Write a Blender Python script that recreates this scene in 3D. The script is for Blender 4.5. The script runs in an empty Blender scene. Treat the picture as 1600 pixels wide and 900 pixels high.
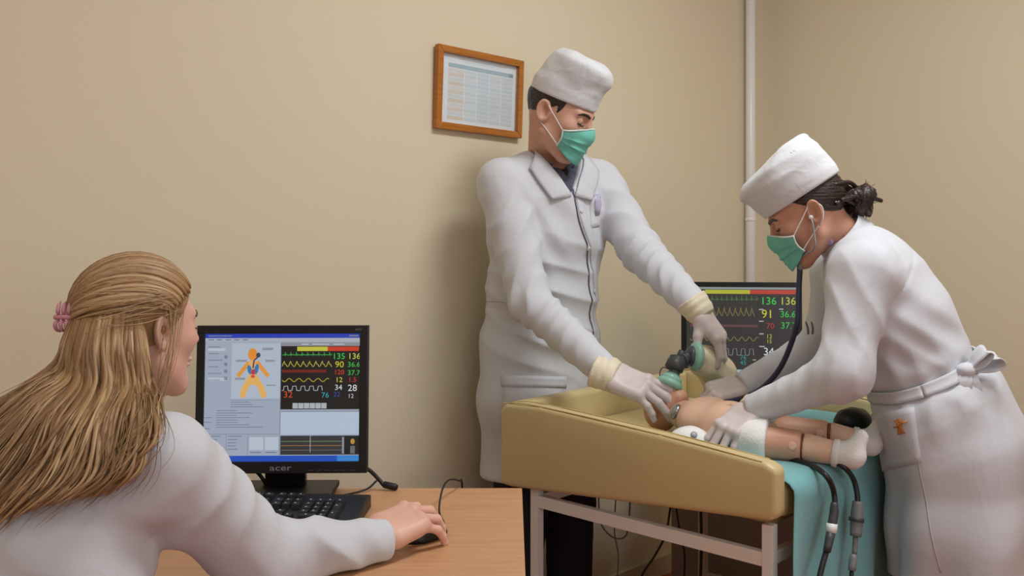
import bpy, bmesh, math, random
import numpy as np
from mathutils import Vector, Matrix

random.seed(7); RNG = np.random.RandomState(7)
SC = bpy.context.scene
COL = SC.collection

# ------------------------------------------------------------------ camera
CAM_H, F_PX, HORIZON = 1.30, 1500.0, 360.0
cd = bpy.data.cameras.new('camera')
cam = bpy.data.objects.new('camera', cd); COL.objects.link(cam)
cam.location = (0, 0, CAM_H); cam.rotation_euler = (math.pi / 2, 0, 0)
cd.sensor_fit = 'HORIZONTAL'; cd.sensor_width = 36.0
cd.lens = 36.0 * F_PX / 1600.0
cd.shift_y = -(450.0 - HORIZON) / 1600.0
cd.clip_start = 0.05
SC.camera = cam

# ------------------------------------------------------------------ world, view, lights
w = bpy.data.worlds.new('world'); SC.world = w; w.use_nodes = True
w.node_tree.nodes['Background'].inputs[0].default_value = (0.75, 0.82, 1.0, 1)
w.node_tree.nodes['Background'].inputs[1].default_value = 0.3
SC.view_settings.view_transform = 'Standard'
SC.view_settings.look = 'None'
SC.view_settings.gamma = 1.0
SC.view_settings.use_curve_mapping = False
SC.view_settings.exposure = -0.06

# room frame: origin at the far corner, u runs left along the back wall, v out into the room
COR = np.array((1.09, 4.15)); EU = np.array((-0.714, -0.70)); EV = np.array((0.70, -0.714))
ROOM_U, ROOM_V, ROOM_H = 6.2, 5.2, 2.95
ROOM_ANG = math.atan2(EU[1], EU[0])
def RM(u, v, z=0.0):
    q = COR + EU * u + EV * v
    return Vector((q[0], q[1], z))

def area_light(name, loc, direction, sx, sy, power, color):
    ld = bpy.data.lights.new(name, 'AREA'); ld.shape = 'RECTANGLE'
    ld.size = sx; ld.size_y = sy; ld.energy = power; ld.color = color
    o = bpy.data.objects.new(name, ld); COL.objects.link(o)
    o.location = loc
    d = Vector(direction).normalized()
    o.rotation_euler = d.to_track_quat('-Z', 'Y').to_euler()
    return o
LAMP_SPOTS = [(1.7, 1.55), (4.3, 1.55), (1.7, 3.6), (4.3, 3.6)]
LAMP_W = [31.0, 7.0, 15.0, 5.0]
for (lu, lv), lw in zip(LAMP_SPOTS, LAMP_W):                       # light of the four ceiling lamps
    L = area_light('ceiling_lamp_light', RM(lu, lv, ROOM_H - 0.12), (0, 0, -1), 1.0, 0.45, lw, (0.95, 0.98, 1.0))
    L.rotation_euler = (0, 0, ROOM_ANG)
# daylight entering by the window in the wall behind the camera
L = area_light('window_daylight', RM(3.9, ROOM_V - 0.1, 1.65), (-EV[0], -EV[1], -0.05), 2.5, 1.5, 26.0, (0.84, 0.92, 1.0))

# ------------------------------------------------------------------ materials
def s2l(c):
    return tuple(((x / 255.0) / 12.92 if x / 255.0 <= 0.04045 else ((x / 255.0 + 0.055) / 1.055) ** 2.4) for x in c)
MATS = {}
def mat(name, rgb, rough=0.6, metal=0.0, var=0.06, vscale=6.0, bump=0.0, bscale=60.0, sss=0.0, emit=0.0,
        alpha=1.0, trans=0.0, stretch=None, rgb2=None, sheen=0.0, coat=0.0, detail=4.0):
    """procedural principled material: noise colour variation and noise relief"""
    if name in MATS: return MATS[name]
    m = bpy.data.materials.new(name); m.use_nodes = True; MATS[name] = m
    nt = m.node_tree; b = nt.nodes['Principled BSDF']
    c = s2l(rgb)
    tc = nt.nodes.new('ShaderNodeTexCoord'); mp = nt.nodes.new('ShaderNodeMapping')
    nt.links.new(tc.outputs['Object'], mp.inputs['Vector'])
    if stretch: mp.inputs['Scale'].default_value = stretch
    n = nt.nodes.new('ShaderNodeTexNoise'); n.inputs['Scale'].default_value = vscale; n.inputs['Detail'].default_value = detail
    nt.links.new(mp.outputs['Vector'], n.inputs['Vector'])
    cr = nt.nodes.new('ShaderNodeValToRGB')
    c2 = s2l(rgb2) if rgb2 else tuple(min(1, x * (1 + var)) for x in c)
    c1 = c if rgb2 else tuple(x * (1 - var) for x in c)
    cr.color_ramp.elements[0].position = 0.3; cr.color_ramp.elements[1].position = 0.7
    cr.color_ramp.elements[0].color = (*c1, 1); cr.color_ramp.elements[1].color = (*c2, 1)
    nt.links.new(n.outputs['Fac'], cr.inputs['Fac'])
    nt.links.new(cr.outputs['Color'], b.inputs['Base Color'])
    b.inputs['Roughness'].default_value = rough; b.inputs['Metallic'].default_value = metal
    if bump > 0:
        n2 = nt.nodes.new('ShaderNodeTexNoise'); n2.inputs['Scale'].default_value = bscale; n2.inputs['Detail'].default_value = 6
        nt.links.new(tc.outputs['Object'], n2.inputs['Vector'])
        bp = nt.nodes.new('ShaderNodeBump'); bp.inputs['Strength'].default_value = bump; bp.inputs['Distance'].default_value = 0.01
        nt.links.new(n2.outputs['Fac'], bp.inputs['Height']); nt.links.new(bp.outputs['Normal'], b.inputs['Normal'])
    if sss > 0:
        b.inputs['Subsurface Weight'].default_value = sss
        b.inputs['Subsurface Radius'].default_value = (0.012, 0.005, 0.003); b.inputs['Subsurface Scale'].default_value = 0.6
    if emit > 0:
        nt.links.new(cr.outputs['Color'], b.inputs['Emission Color']); b.inputs['Emission Strength'].default_value = emit
        b.inputs['Base Color'].default_value = (0.01, 0.01, 0.01, 1)
        for l in list(b.inputs['Base Color'].links): nt.links.remove(l)
        b.inputs['Base Color'].default_value = (0.01, 0.01, 0.01, 1)
        b.inputs['Roughness'].default_value = 0.35
    if alpha < 1: b.inputs['Alpha'].default_value = alpha
    if trans > 0: b.inputs['Transmission Weight'].default_value = trans
    if sheen > 0: b.inputs['Sheen Weight'].default_value = sheen
    if coat > 0: b.inputs['Coat Weight'].default_value = coat
    return m

def add_creases(m, scale=7.0, strength=.3, dist=.006, rot=(0, 0, 0), squash=(1, 1, 1)):
    """ridged noise relief: soft creases in cloth"""
    nt = m.node_tree; b = nt.nodes['Principled BSDF']
    tc = nt.nodes.new('ShaderNodeTexCoord'); mp = nt.nodes.new('ShaderNodeMapping'); mp.inputs['Scale'].default_value = squash; mp.inputs['Rotation'].default_value = rot
    n = nt.nodes.new('ShaderNodeTexNoise'); n.inputs['Scale'].default_value = scale; n.inputs['Detail'].default_value = 2.5; n.inputs['Distortion'].default_value = .9
    nt.links.new(tc.outputs['Object'], mp.inputs['Vector']); nt.links.new(mp.outputs['Vector'], n.inputs['Vector'])
    s1 = nt.nodes.new('ShaderNodeMath'); s1.operation = 'SUBTRACT'; s1.inputs[1].default_value = .5; nt.links.new(n.outputs['Fac'], s1.inputs[0])
    s2 = nt.nodes.new('ShaderNodeMath'); s2.operation = 'ABSOLUTE'; nt.links.new(s1.outputs[0], s2.inputs[0])
    s3 = nt.nodes.new('ShaderNodeMath'); s3.operation = 'POWER'; s3.inputs[1].default_value = 1.15; nt.links.new(s2.outputs[0], s3.inputs[0])
    bp = nt.nodes.new('ShaderNodeBump'); bp.inputs['Strength'].default_value = strength; bp.inputs['Distance'].default_value = dist; bp.invert = True
    nt.links.new(s3.outputs[0], bp.inputs['Height'])
    old = b.inputs['Normal'].links
    if old: nt.links.new(old[0].from_socket, bp.inputs['Normal'])
    nt.links.new(bp.outputs['Normal'], b.inputs['Normal'])
    return m

# ------------------------------------------------------------------ object helpers
def tag(o, label=None, cat=None, group=None, kind=None):
    if label: o['label'] = label
    if cat: o['category'] = cat
    if group: o['group'] = group
    if kind: o['kind'] = kind
    return o
def empty(name, loc=(0, 0, 0), rz=0.0, label=None, cat=None, group=None):
    o = bpy.data.objects.new(name, None); COL.objects.link(o)
    o.location = loc; o.rotation_euler = (0, 0, rz); o.empty_display_size = 0.05
    return tag(o, label, cat, group)
def link(name, me, m=None, parent=None, smooth=False, world=False):
    if m is not None:
        if len(me.materials) == 0: me.materials.append(m)
    if smooth: me.polygons.foreach_set('use_smooth', [True] * len(me.polygons))
    o = bpy.data.objects.new(name, me); COL.objects.link(o)
    if parent is not None:
        o.parent = parent
        if world: o.matrix_parent_inverse = chain(parent).inverted()
    return o
def chain(o):
    """world matrix of an object from its own transforms (no depsgraph update needed)"""
    m = o.matrix_basis.copy()
    if o.parent is not None: m = chain(o.parent) @ o.matrix_parent_inverse @ m
    return m
def bm_mesh(name, bm):
    me = bpy.data.meshes.new(name); bm.to_mesh(me); bm.free(); me.update(); return me
def np_mesh(name, V, Fc):
    me = bpy.data.meshes.new(name)
    me.from_pydata([tuple(v) for v in np.asarray(V, float).tolist()], [], [tuple(f) for f in (Fc.tolist() if hasattr(Fc, 'tolist') else Fc)])
    me.update(); return me
def box_bm(bm, c, s, rz=0.0, bev=0.0, mtx=None):
    """box centred at c with full size s"""
    r = bmesh.ops.create_cube(bm, size=1.0)
    vs = r['verts']
    M = Matrix.Translation(Vector(c)) @ Matrix.Rotation(rz, 4, 'Z') @ Matrix.Diagonal((s[0], s[1], s[2], 1))
    if mtx is not None: M = mtx @ M
    bmesh.ops.transform(bm, matrix=M, verts=vs)
    if bev > 0:
        es = list({e for v in vs for e in v.link_edges})
        bmesh.ops.bevel(bm, geom=es, offset=bev, segments=2, profile=0.7, affect='EDGES')
def boxo(name, lo, hi, m, parent=None, bev=0.0, world=False):
    bm = bmesh.new()
    c = [(a + b) / 2 for a, b in zip(lo, hi)]; s = [abs(b - a) for a, b in zip(lo, hi)]
    box_bm(bm, c, s, 0, bev)
    return link(name, bm_mesh(name, bm), m, parent, world=world)
def prism_bm(bm, pts, ext, bev=0.0, seg=2):
    """extrude the polygon pts (list of Vector) by vector ext"""
    vs = [bm.verts.new(p) for p in pts]
    f = bm.faces.new(vs)
    r = bmesh.ops.extrude_face_region(bm, geom=[f])
    nv = [g for g in r['geom'] if isinstance(g, bmesh.types.BMVert)]
    bmesh.ops.translate(bm, vec=Vector(ext), verts=nv)
    allv = vs + nv
    if bev > 0:
        es = list({e for v in allv for e in v.link_edges})
        bmesh.ops.bevel(bm, geom=es, offset=bev, segments=seg, profile=0.6, affect='EDGES')
    bmesh.ops.recalc_face_normals(bm, faces=bm.faces)
def spline(pts, n=12):
    """Catmull-Rom through the points, n samples per span"""
    P = [np.asarray(p, float) for p in pts]
    P = [2 * P[0] - P[1]] + P + [2 * P[-1] - P[-2]]
    out = []
    for i in range(1, len(P) - 2):
        for k in range(n):
            t = k / n; a, b, c, d = P[i - 1], P[i], P[i + 1], P[i + 2]
            out.append(0.5 * ((2 * b) + (-a + c) * t + (2 * a - 5 * b + 4 * c - d) * t * t + (-a + 3 * b - 3 * c + d) * t ** 3))
    out.append(P[-2]); return np.array(out)
def tube_arrays(path, rad, sides=8, flat=1.0, nrm=None):
    """verts and faces of a tube along path (n,3); rad scalar or array"""
    path = np.asarray(path, float); n = len(path)
    rad = np.full(n, rad) if np.isscalar(rad) else np.asarray(rad, float)
    T = np.gradient(path, axis=0); T /= np.linalg.norm(T, axis=1)[:, None] + 1e-12
    N = np.zeros_like(T)
    ref = np.array((0, 0, 1.0)) if nrm is None else np.asarray(nrm, float)
    if nrm is None and abs(T[0] @ ref) > 0.9: ref = np.array((1.0, 0, 0))
    v = ref - T[0] * (ref @ T[0]); N[0] = v / (np.linalg.norm(v) + 1e-12)
    for i in range(1, n):
        v = N[i - 1] - T[i] * (N[i - 1] @ T[i]); N[i] = v / (np.linalg.norm(v) + 1e-12)
    B = np.cross(T, N)
    ang = np.arange(sides) * 2 * math.pi / sides
    ring = (np.cos(ang)[None, :, None] * N[:, None, :] * flat + np.sin(ang)[None, :, None] * B[:, None, :]) * rad[:, None, None]
    V = (path[:, None, :] + ring).reshape(-1, 3)
    i = np.arange(n - 1)[:, None] * sides; j = np.arange(sides)[None, :]; j2 = (j + 1) % sides
    Fq = np.stack([i + j, i + j2, i + sides + j2, i + sides + j], -1).reshape(-1, 4)
    F = Fq.tolist() + [list(range(sides))[::-1], list(range((n - 1) * sides, n * sides))]
    return V, F
def tube(name, pts, rad, m, parent=None, sides=8, n=10, smooth=True, world=False, flat=1.0, nrm=None):
    path = spline(pts, n) if n else np.asarray(pts, float)
    if not np.isscalar(rad):
        rad = np.interp(np.linspace(0, 1, len(path)), np.linspace(0, 1, len(rad)), rad)
    V, F = tube_arrays(path, rad, sides, flat, nrm)
    return link(name, np_mesh(name, V, F), m, parent, smooth, world)
def lathe_arrays(prof, seg=24):
    """prof: list of (r, z) -> closed surface of revolution about z"""
    V = []; F = []
    n = len(prof)
    for (r, z) in prof:
        for k in range(seg):
            a = 2 * math.pi * k / seg; V.append((r * math.cos(a), r * math.sin(a), z))
    for i in range(n - 1):
        for k in range(seg):
            k2 = (k + 1) % seg; F.append((i * seg + k, i * seg + k2, (i + 1) * seg + k2, (i + 1) * seg + k))
    F.append(list(range(seg))[::-1]); F.append(list(range((n - 1) * seg, n * seg)))
    return np.array(V), F
def orient(z, x=None):
    """3x3 with columns (x, y, z)"""
    z = np.asarray(z, float); z = z / np.linalg.norm(z)
    x = np.array((1.0, 0, 0)) if x is None else np.asarray(x, float)
    if abs(x @ z) / np.linalg.norm(x) > 0.95: x = np.array((0, 1.0, 0))
    x = x - z * (x @ z); x /= np.linalg.norm(x)
    return np.stack([x, np.cross(z, x), z], 1)
def lathe(name, prof, loc, axis, m, parent=None, seg=24, world=False, scale=None, smooth=True):
    V, F = lathe_arrays(prof, seg)
    if scale is not None: V = V * np.asarray(scale)
    V = V @ orient(axis).T + np.asarray(loc)
    return link(name, np_mesh(name, V, F), m, parent, smooth, world)
def P(px, py, Y):
    return np.array(((px - 800.0) / F_PX * Y, Y, CAM_H - (py - HORIZON) / F_PX * Y))

# ------------------------------------------------------------------ distance-field modelling
def nz(v): v = np.asarray(v, float); return v / np.linalg.norm(v)
def smin(a, b, k):
    if k <= 0: return np.minimum(a, b)
    h = np.maximum(k - np.abs(a - b), 0) / k
    return np.minimum(a, b) - h * h * k * 0.25
def smax(a, b, k): return -smin(-a, -b, k)
def d_cap(p, a, b, ra, rb):
    a = np.asarray(a, float); ba = np.asarray(b, float) - a
    q = p - a; h = np.clip(q @ ba / (ba @ ba), 0, 1)
    return np.linalg.norm(q - h[:, None] * ba, axis=1) - (ra + (rb - ra) * h)
def d_sph(p, c, r): return np.linalg.norm(p - np.asarray(c, float), axis=1) - r
def d_ell(p, c, r, R=None):
    q = p - np.asarray(c, float)
    if R is not None: q = q @ R
    r = np.asarray(r, float)
    k0 = np.linalg.norm(q / r, axis=1); k1 = np.linalg.norm(q / (r * r), axis=1)
    return k0 * (k0 - 1.0) / (k1 + 1e-9)
def d_box(p, c, hs, rr=0.0, R=None):
    q = p - np.asarray(c, float)
    if R is not None: q = q @ R
    d = np.abs(q) - (np.asarray(hs, float) - rr)
    return np.linalg.norm(np.maximum(d, 0), axis=1) + np.minimum(d.max(1), 0) - rr
def d_loft(p, C, lat, A, B, k=0.02):
    """elliptical loft along the polyline C; A half widths along lat, B half depths"""
    lat = nz(lat); out = None
    for i in range(len(C) - 1):
        a = np.asarray(C[i], float); ba = np.asarray(C[i + 1], float) - a
        q = p - a; h = np.clip(q @ ba / (ba @ ba), 0, 1)
        q = q - h[:, None] * ba
        aa = A[i] + (A[i + 1] - A[i]) * h; bb = B[i] + (B[i + 1] - B[i]) * h
        x = q @ lat; y2 = np.maximum((q * q).sum(1) - x * x, 0)
        rr = np.sqrt((x / aa) ** 2 + y2 / (bb * bb))
        d = (rr - 1) * np.minimum(aa, bb)
        out = d if out is None else smin(out, d, k)
    return out
def waves(p, seed, freq, n=5):
    """smooth pseudo noise in about [-1, 1]"""
    r = np.random.RandomState(seed); o = np.zeros(len(p))
    for i in range(n):
        k = r.normal(size=3); k = k / np.linalg.norm(k) * freq * r.uniform(0.6, 1.5)
        o += np.sin(p @ k + r.uniform(0, 6.28) + 1.3 * np.sin(p @ (r.normal(size=3) * freq * 0.35)))
    return o / n * 1.4
def folds(p, d, seed, freq, sharp=1.6):
    """ridges running across direction d: cloth folds"""
    d = nz(d)
    ph = p @ d * freq + 1.5 * waves(p, seed, freq * 0.35, 3)
    return (1 - np.abs(np.sin(ph)) ** sharp)
def near(p, c, r): return np.exp(-((p - np.asarray(c, float)) ** 2).sum(1) / (r * r))
def mesh_field(f, lo, hi, h, bs=8, margin=0.012):
    """surface nets of f(points)=0, evaluated only in blocks near the surface"""
    lo = np.asarray(lo, float); hi = np.asarray(hi, float)
    nb = np.maximum(np.ceil((hi - lo) / (h * bs)).astype(int), 1); N = nb * bs + 1
    g = [lo[i] + (np.arange(nb[i]) + 0.5) * bs * h for i in range(3)]
    cc = np.stack(np.meshgrid(*g, indexing='ij'), -1).reshape(-1, 3)
    dc = f(cc).reshape(nb); rad = bs * h * 0.5 * math.sqrt(3) * 1.35 + margin
    act = np.abs(dc) < rad
    G = np.repeat(np.repeat(np.repeat(np.where(dc < 0, -1.0, 1.0), bs, 0), bs, 1), bs, 2)
    G = np.pad(G, ((0, 1), (0, 1), (0, 1)), mode='edge')
    need = np.zeros(N, bool)
    for (i, j, k) in np.argwhere(act):
        need[i * bs:(i + 1) * bs + 1, j * bs:(j + 1) * bs + 1, k * bs:(k + 1) * bs + 1] = True
    idx = np.argwhere(need)
    vals = np.empty(len(idx))
    for s in range(0, len(idx), 400000):
        vals[s:s + 400000] = f(lo + idx[s:s + 400000] * h)
    G[need] = vals
    return nets(G, lo, h)
def nets(G, lo, h):
    ins = G < 0
    cnt = np.zeros(tuple(np.array(G.shape) - 1), np.int8)
    cs = [(a, b, c) for a in (0, 1) for b in (0, 1) for c in (0, 1)]
    def sub(X, o): return X[o[0]:X.shape[0] - 1 + o[0], o[1]:X.shape[1] - 1 + o[1], o[2]:X.shape[2] - 1 + o[2]]
    for o in cs: cnt += sub(ins, o)
    cell = (cnt > 0) & (cnt < 8)
    ci = np.argwhere(cell); vid = -np.ones(cell.shape, np.int64); vid[cell] = np.arange(len(ci))
    acc = np.zeros((len(ci), 3)); num = np.zeros(len(ci))
    for a in cs:
        for ax in range(3):
            if a[ax] == 1: continue
            b = list(a); b[ax] = 1
            ga = G[ci[:, 0] + a[0], ci[:, 1] + a[1], ci[:, 2] + a[2]]
            gb = G[ci[:, 0] + b[0], ci[:, 1] + b[1], ci[:, 2] + b[2]]
            m = (ga < 0) != (gb < 0)
            t = np.where(m, ga / np.where(m, ga - gb, 1.0), 0)
            pos = np.tile(np.array(a, float), (len(ci), 1)); pos[:, ax] += t
            acc += np.where(m[:, None], pos, 0); num += m
    V = lo + (ci + acc / num[:, None]) * h
    F = []
    for ax in range(3):
        o1, o2 = [(1, 2), (2, 0), (0, 1)][ax]
        s1 = [slice(None)] * 3; s2 = [slice(None)] * 3
        s1[ax] = slice(0, G.shape[ax] - 1); s2[ax] = slice(1, G.shape[ax])
        A_ = ins[tuple(s1)]; B_ = ins[tuple(s2)]
        e = np.argwhere(A_ != B_)
        if len(e) == 0: continue
        ok = (e[:, o1] > 0) & (e[:, o2] > 0) & (e[:, o1] < G.shape[o1] - 1) & (e[:, o2] < G.shape[o2] - 1)
        e = e[ok]; flip = A_[e[:, 0], e[:, 1], e[:, 2]]
        def gid(d1, d2):
            q = e.copy(); q[:, o1] -= d1; q[:, o2] -= d2
            return vid[q[:, 0], q[:, 1], q[:, 2]]
        q = np.stack([gid(1, 1), gid(0, 1), gid(0, 0), gid(1, 0)], 1)
        q[~flip] = q[~flip][:, ::-1]
        F.append(q)
    F = np.concatenate(F); F = F[(F >= 0).all(1)]
    return V, F
def lap(V, F, it=1, lam=0.5):
    """a little smoothing"""
    E = np.concatenate([F[:, [0, 1]], F[:, [1, 2]], F[:, [2, 3]], F[:, [3, 0]]])
    for _ in range(it):
        S = np.zeros_like(V); c = np.zeros(len(V))
        for a, b in ((0, 1), (1, 0)):
            np.add.at(S, E[:, a], V[E[:, b]]); np.add.at(c, E[:, a], 1)
        V = V + lam * (S / np.maximum(c, 1)[:, None] - V)
    return V
def field_obj(name, f, lo, hi, h, m, parent, smooth_it=1, margin=0.012):
    V, F = mesh_field(f, lo, hi, h, margin=margin)
    V = lap(V, F, smooth_it)
    return link(name, np_mesh(name, V, F), m, parent, True, True)
def grad(f, p, e=0.002):
    g = np.zeros_like(p)
    for i in range(3):
        d = np.zeros(3); d[i] = e
        g[:, i] = f(p + d) - f(p - d)
    return g / (np.linalg.norm(g, axis=1)[:, None] + 1e-12)
def drape(f, pts, off=0.0, it=6):
    """move points onto the surface f = off; returns points and normals"""
    p = np.asarray(pts, float).copy()
    for _ in range(it):
        p = p - 0.8 * (f(p) - off)[:, None] * grad(f, p)
    return p, grad(f, p)
def sheet_arrays(grid, nrm, thick):
    """grid (r,c,3) with normals -> thick closed sheet"""
    r, c = grid.shape[:2]
    top = (grid + nrm * thick).reshape(-1, 3); bot = grid.reshape(-1, 3)
    V = np.concatenate([top, bot]); n = r * c; F = []
    for i in range(r - 1):
        for j in range(c - 1):
            a, b, d, e = i * c + j, i * c + j + 1, (i + 1) * c + j + 1, (i + 1) * c + j
            F.append((a, b, d, e)); F.append((n + e, n + d, n + b, n + a))
    rim = [(0, j) for j in range(c)] + [(i, c - 1) for i in range(1, r)] + [(r - 1, j) for j in range(c - 2, -1, -1)] + [(i, 0) for i in range(r - 2, 0, -1)]
    ids = [i * c + j for i, j in rim]
    for a, b in zip(ids, ids[1:] + ids[:1]): F.append((b, a, n + a, n + b))
    return V, F
def strip_on(name, f, pts, width, side, m, parent, thick=0.003, off=0.0, n=8, cols=4, smooth=True):
    """a ribbon of cloth laid on the surface f along pts; side = rough sideways direction or None"""
    path = spline(pts, n); T = np.gradient(path, axis=0); T /= np.linalg.norm(T, axis=1)[:, None] + 1e-12
    path, nn = drape(f, path)
    S = np.cross(T, nn); S /= np.linalg.norm(S, axis=1)[:, None] + 1e-12
    wd = np.interp(np.linspace(0, 1, len(path)), np.linspace(0, 1, len(width)), width) if not np.isscalar(width) else np.full(len(path), width)
    t = np.linspace(-0.5, 0.5, cols)
    g = path[:, None, :] + S[:, None, :] * (t[None, :, None] * wd[:, None, None])
    q, nn = drape(f, g.reshape(-1, 3), off)
    V, F = sheet_arrays(q.reshape(g.shape), nn.reshape(g.shape), thick)
    return link(name, np_mesh(name, V, F), m, parent, smooth, True)
def ray_hit(f, px, py, y0=1.2, y1=3.4):
    """first point of the surface f seen along the line of sight through an image position"""
    ys = np.arange(y0, y1, .004); p = np.stack([(px - 800.0) / F_PX * ys, ys, CAM_H - (py - HORIZON) / F_PX * ys], 1)
    d = f(p); i = int(np.argmax(d < .001)) if (d < .001).any() else int(np.argmin(d))
    return p[i]
def seen_strip(name, f, pix, width, m, parent, thick=.002, off=0.0, n=6, cols=3):
    return strip_on(name, f, [ray_hit(f, *q) for q in pix], width, None, m, parent, thick, off, n, cols)
def seen_patch(name, f, quad, m, parent, nu=8, nv=8, thick=.0025, off=0.0):
    tl, tr, br, bl = [np.asarray(q, float) for q in quad]; g = np.zeros((nv, nu, 3))
    for i in range(nv):
        for j in range(nu):
            u, v = j / (nu - 1), i / (nv - 1)
            g[i, j] = ray_hit(f, *((1 - v) * ((1 - u) * tl + u * tr) + v * ((1 - u) * bl + u * br)))
    q, nn = drape(f, g.reshape(-1, 3), off, 2)
    V, F = sheet_arrays(q.reshape(g.shape), nn.reshape(g.shape), thick)
    return link(name, np_mesh(name, V, F), m, parent, True, True)
def patch_on(name, f, quad, m, parent, nu=8, nv=8, thick=0.003, off=0.0, bulge=None):
    """a patch whose corners (tl, tr, br, bl) are laid on the surface f"""
    tl, tr, br, bl = [np.asarray(q, float) for q in quad]
    u = np.linspace(0, 1, nu)[None, :, None]; v = np.linspace(0, 1, nv)[:, None, None]
    g = (1 - v) * ((1 - u) * tl + u * tr) + v * ((1 - u) * bl + u * br)
    q, nn = drape(f, g.reshape(-1, 3), off)
    if bulge is not None:
        uu, vv = np.meshgrid(np.linspace(0, 1, nu), np.linspace(0, 1, nv))
        q = q + nn * bulge(uu, vv).reshape(-1)[:, None]
    V, F = sheet_arrays(q.reshape(g.shape), nn.reshape(g.shape), thick)
    return link(name, np_mesh(name, V, F), m, parent, True, True)
# ================================================================== SETTING
M_wall = mat('wall_paint', (224, 213, 186), 0.75, var=0.012, vscale=1.2, bump=0.06, bscale=45)
M_ceil = mat('ceiling_paint', (240, 238, 232), 0.9, var=0.01, bump=0.03)
M_floor = mat('floor_boards', (186, 92, 44), 0.45, rgb2=(150, 66, 30), vscale=3, stretch=(1, 9, 1), bump=0.05)
M_white_gloss = mat('white_enamel', (236, 236, 234), 0.3, var=0.015)
M_base = mat('skirting_paint', (205, 190, 165), 0.5)
def room_box(name, u0, u1, v0, v1, z0, z1, m, parent=None, bev=0.0):
    bm = bmesh.new()
    prism_bm(bm, [RM(u0, v0, z0), RM(u1, v0, z0), RM(u1, v1, z0), RM(u0, v1, z0)], (0, 0, z1 - z0), bev)
    return link(name, bm_mesh(name, bm), m, parent, world=parent is not None)
T_ = 0.12
for nm, a in (('floor', (-T_, ROOM_U + T_, -T_, ROOM_V + T_, -0.1, 0.0, M_floor)),
              ('ceiling', (-T_, ROOM_U + T_, -T_, ROOM_V + T_, ROOM_H, ROOM_H + 0.1, M_ceil)),
              ('wall_back', (-T_, ROOM_U + T_, -T_, 0, 0, ROOM_H, M_wall)),
              ('wall_right', (-T_, 0, 0, ROOM_V, 0, ROOM_H, M_wall)),
              ('wall_left', (ROOM_U, ROOM_U + T_, 0, ROOM_V, 0, ROOM_H, M_wall))):
    tag(room_box(nm, *a), kind='structure')
# wall behind the camera with its window opening
bm = bmesh.new()
WU0, WU1, WZ0, WZ1 = 2.55, 5.25, 0.85, 2.45
for (u0, u1, z0, z1) in ((-T_, WU0, 0, ROOM_H), (WU1, ROOM_U + T_, 0, ROOM_H), (WU0, WU1, 0, WZ0), (WU0, WU1, WZ1, ROOM_H)):
    prism_bm(bm, [RM(u0, ROOM_V, z0), RM(u1, ROOM_V, z0), RM(u1, ROOM_V + T_, z0), RM(u0, ROOM_V + T_, z0)], (0, 0, z1 - z0))
tag(link('wall_front', bm_mesh('wall_front', bm), M_wall), kind='structure')
win = empty('window_1', RM((WU0 + WU1) / 2, ROOM_V, WZ0)); tag(win, kind='structure')
for (u0, u1, z0, z1) in ((WU0, WU1, WZ0, WZ0 + .06), (WU0, WU1, WZ1 - .06, WZ1), (WU0, WU0 + .06, WZ0, WZ1), (WU1 - .06, WU1, WZ0, WZ1), (3.87, 3.93, WZ0, WZ1)):
    room_box('window_frame', u0, u1, ROOM_V + .03, ROOM_V + .09, z0, z1, M_white_gloss, win)
M_glass = mat('clear_glass', (250, 252, 255), 0.02, trans=1.0, var=0.0)
for (u0, u1) in ((WU0 + .06, 3.87), (3.93, WU1 - .06)):
    room_box('pane', u0, u1, ROOM_V + .055, ROOM_V + .06, WZ0 + .06, WZ1 - .06, M_glass, win)
for i, a in enumerate(((0, ROOM_U, 0, .015), (0, .015, .015, ROOM_V))):
    tag(room_box('baseboard_' + ('back', 'right')[i], *a, 0, .07, M_base), kind='structure')
# ceiling lamps (the light itself is set at the top)
M_diff = mat('lamp_diffuser', (255, 246, 230), 0.5, emit=1.2)
names = ['nearest the far corner of the room', 'above the desk', 'on the window side above the right wall', 'on the window side at left']
for (lu, lv), nm in zip(LAMP_SPOTS, names):
    t = empty('ceiling_lamp', RM(lu, lv, ROOM_H), label='flat white ceiling lamp ' + nm, cat='ceiling lamp', group='ceiling lamps')
    room_box('housing', lu - .62, lu + .62, lv - .32, lv + .32, ROOM_H - .05, ROOM_H, M_white_gloss, t)
    room_box('diffuser', lu - .58, lu + .58, lv - .28, lv + .28, ROOM_H - .075, ROOM_H - .05, M_diff, t)
# white vertical pipe close to the corner
def wall_uv(px, v=0.0):
    """u on the back wall (offset v) seen at image column px"""
    k = (px - 800) / F_PX
    # COR + EU*u + EV*v ; x = k*y
    bx = COR[0] + EV[0] * v; by = COR[1] + EV[1] * v
    return (bx - k * by) / (k * EU[1] - EU[0])
pu = wall_uv(1172, 0.03)
pp = RM(pu, 0.032, 0)
pipe = empty('wall_pipe', (pp.x, pp.y, 0), label='slim white vertical pipe on the beige wall near the corner', cat='pipe')
lathe('pipe', [(0.0205, 0.02), (0.0205, ROOM_H - .02)], (0, 0, 0), (0, 0, 1), M_white_gloss, pipe, 20)
for z in (0.55, 1.345, 2.3):
    lathe('pipe_collar', [(0.0208, z - .008), (0.0225, z - .006), (0.0225, z + .006), (0.0208, z + .008)], (0, 0, 0), (0, 0, 1), M_white_gloss, pipe, 20)

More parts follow.
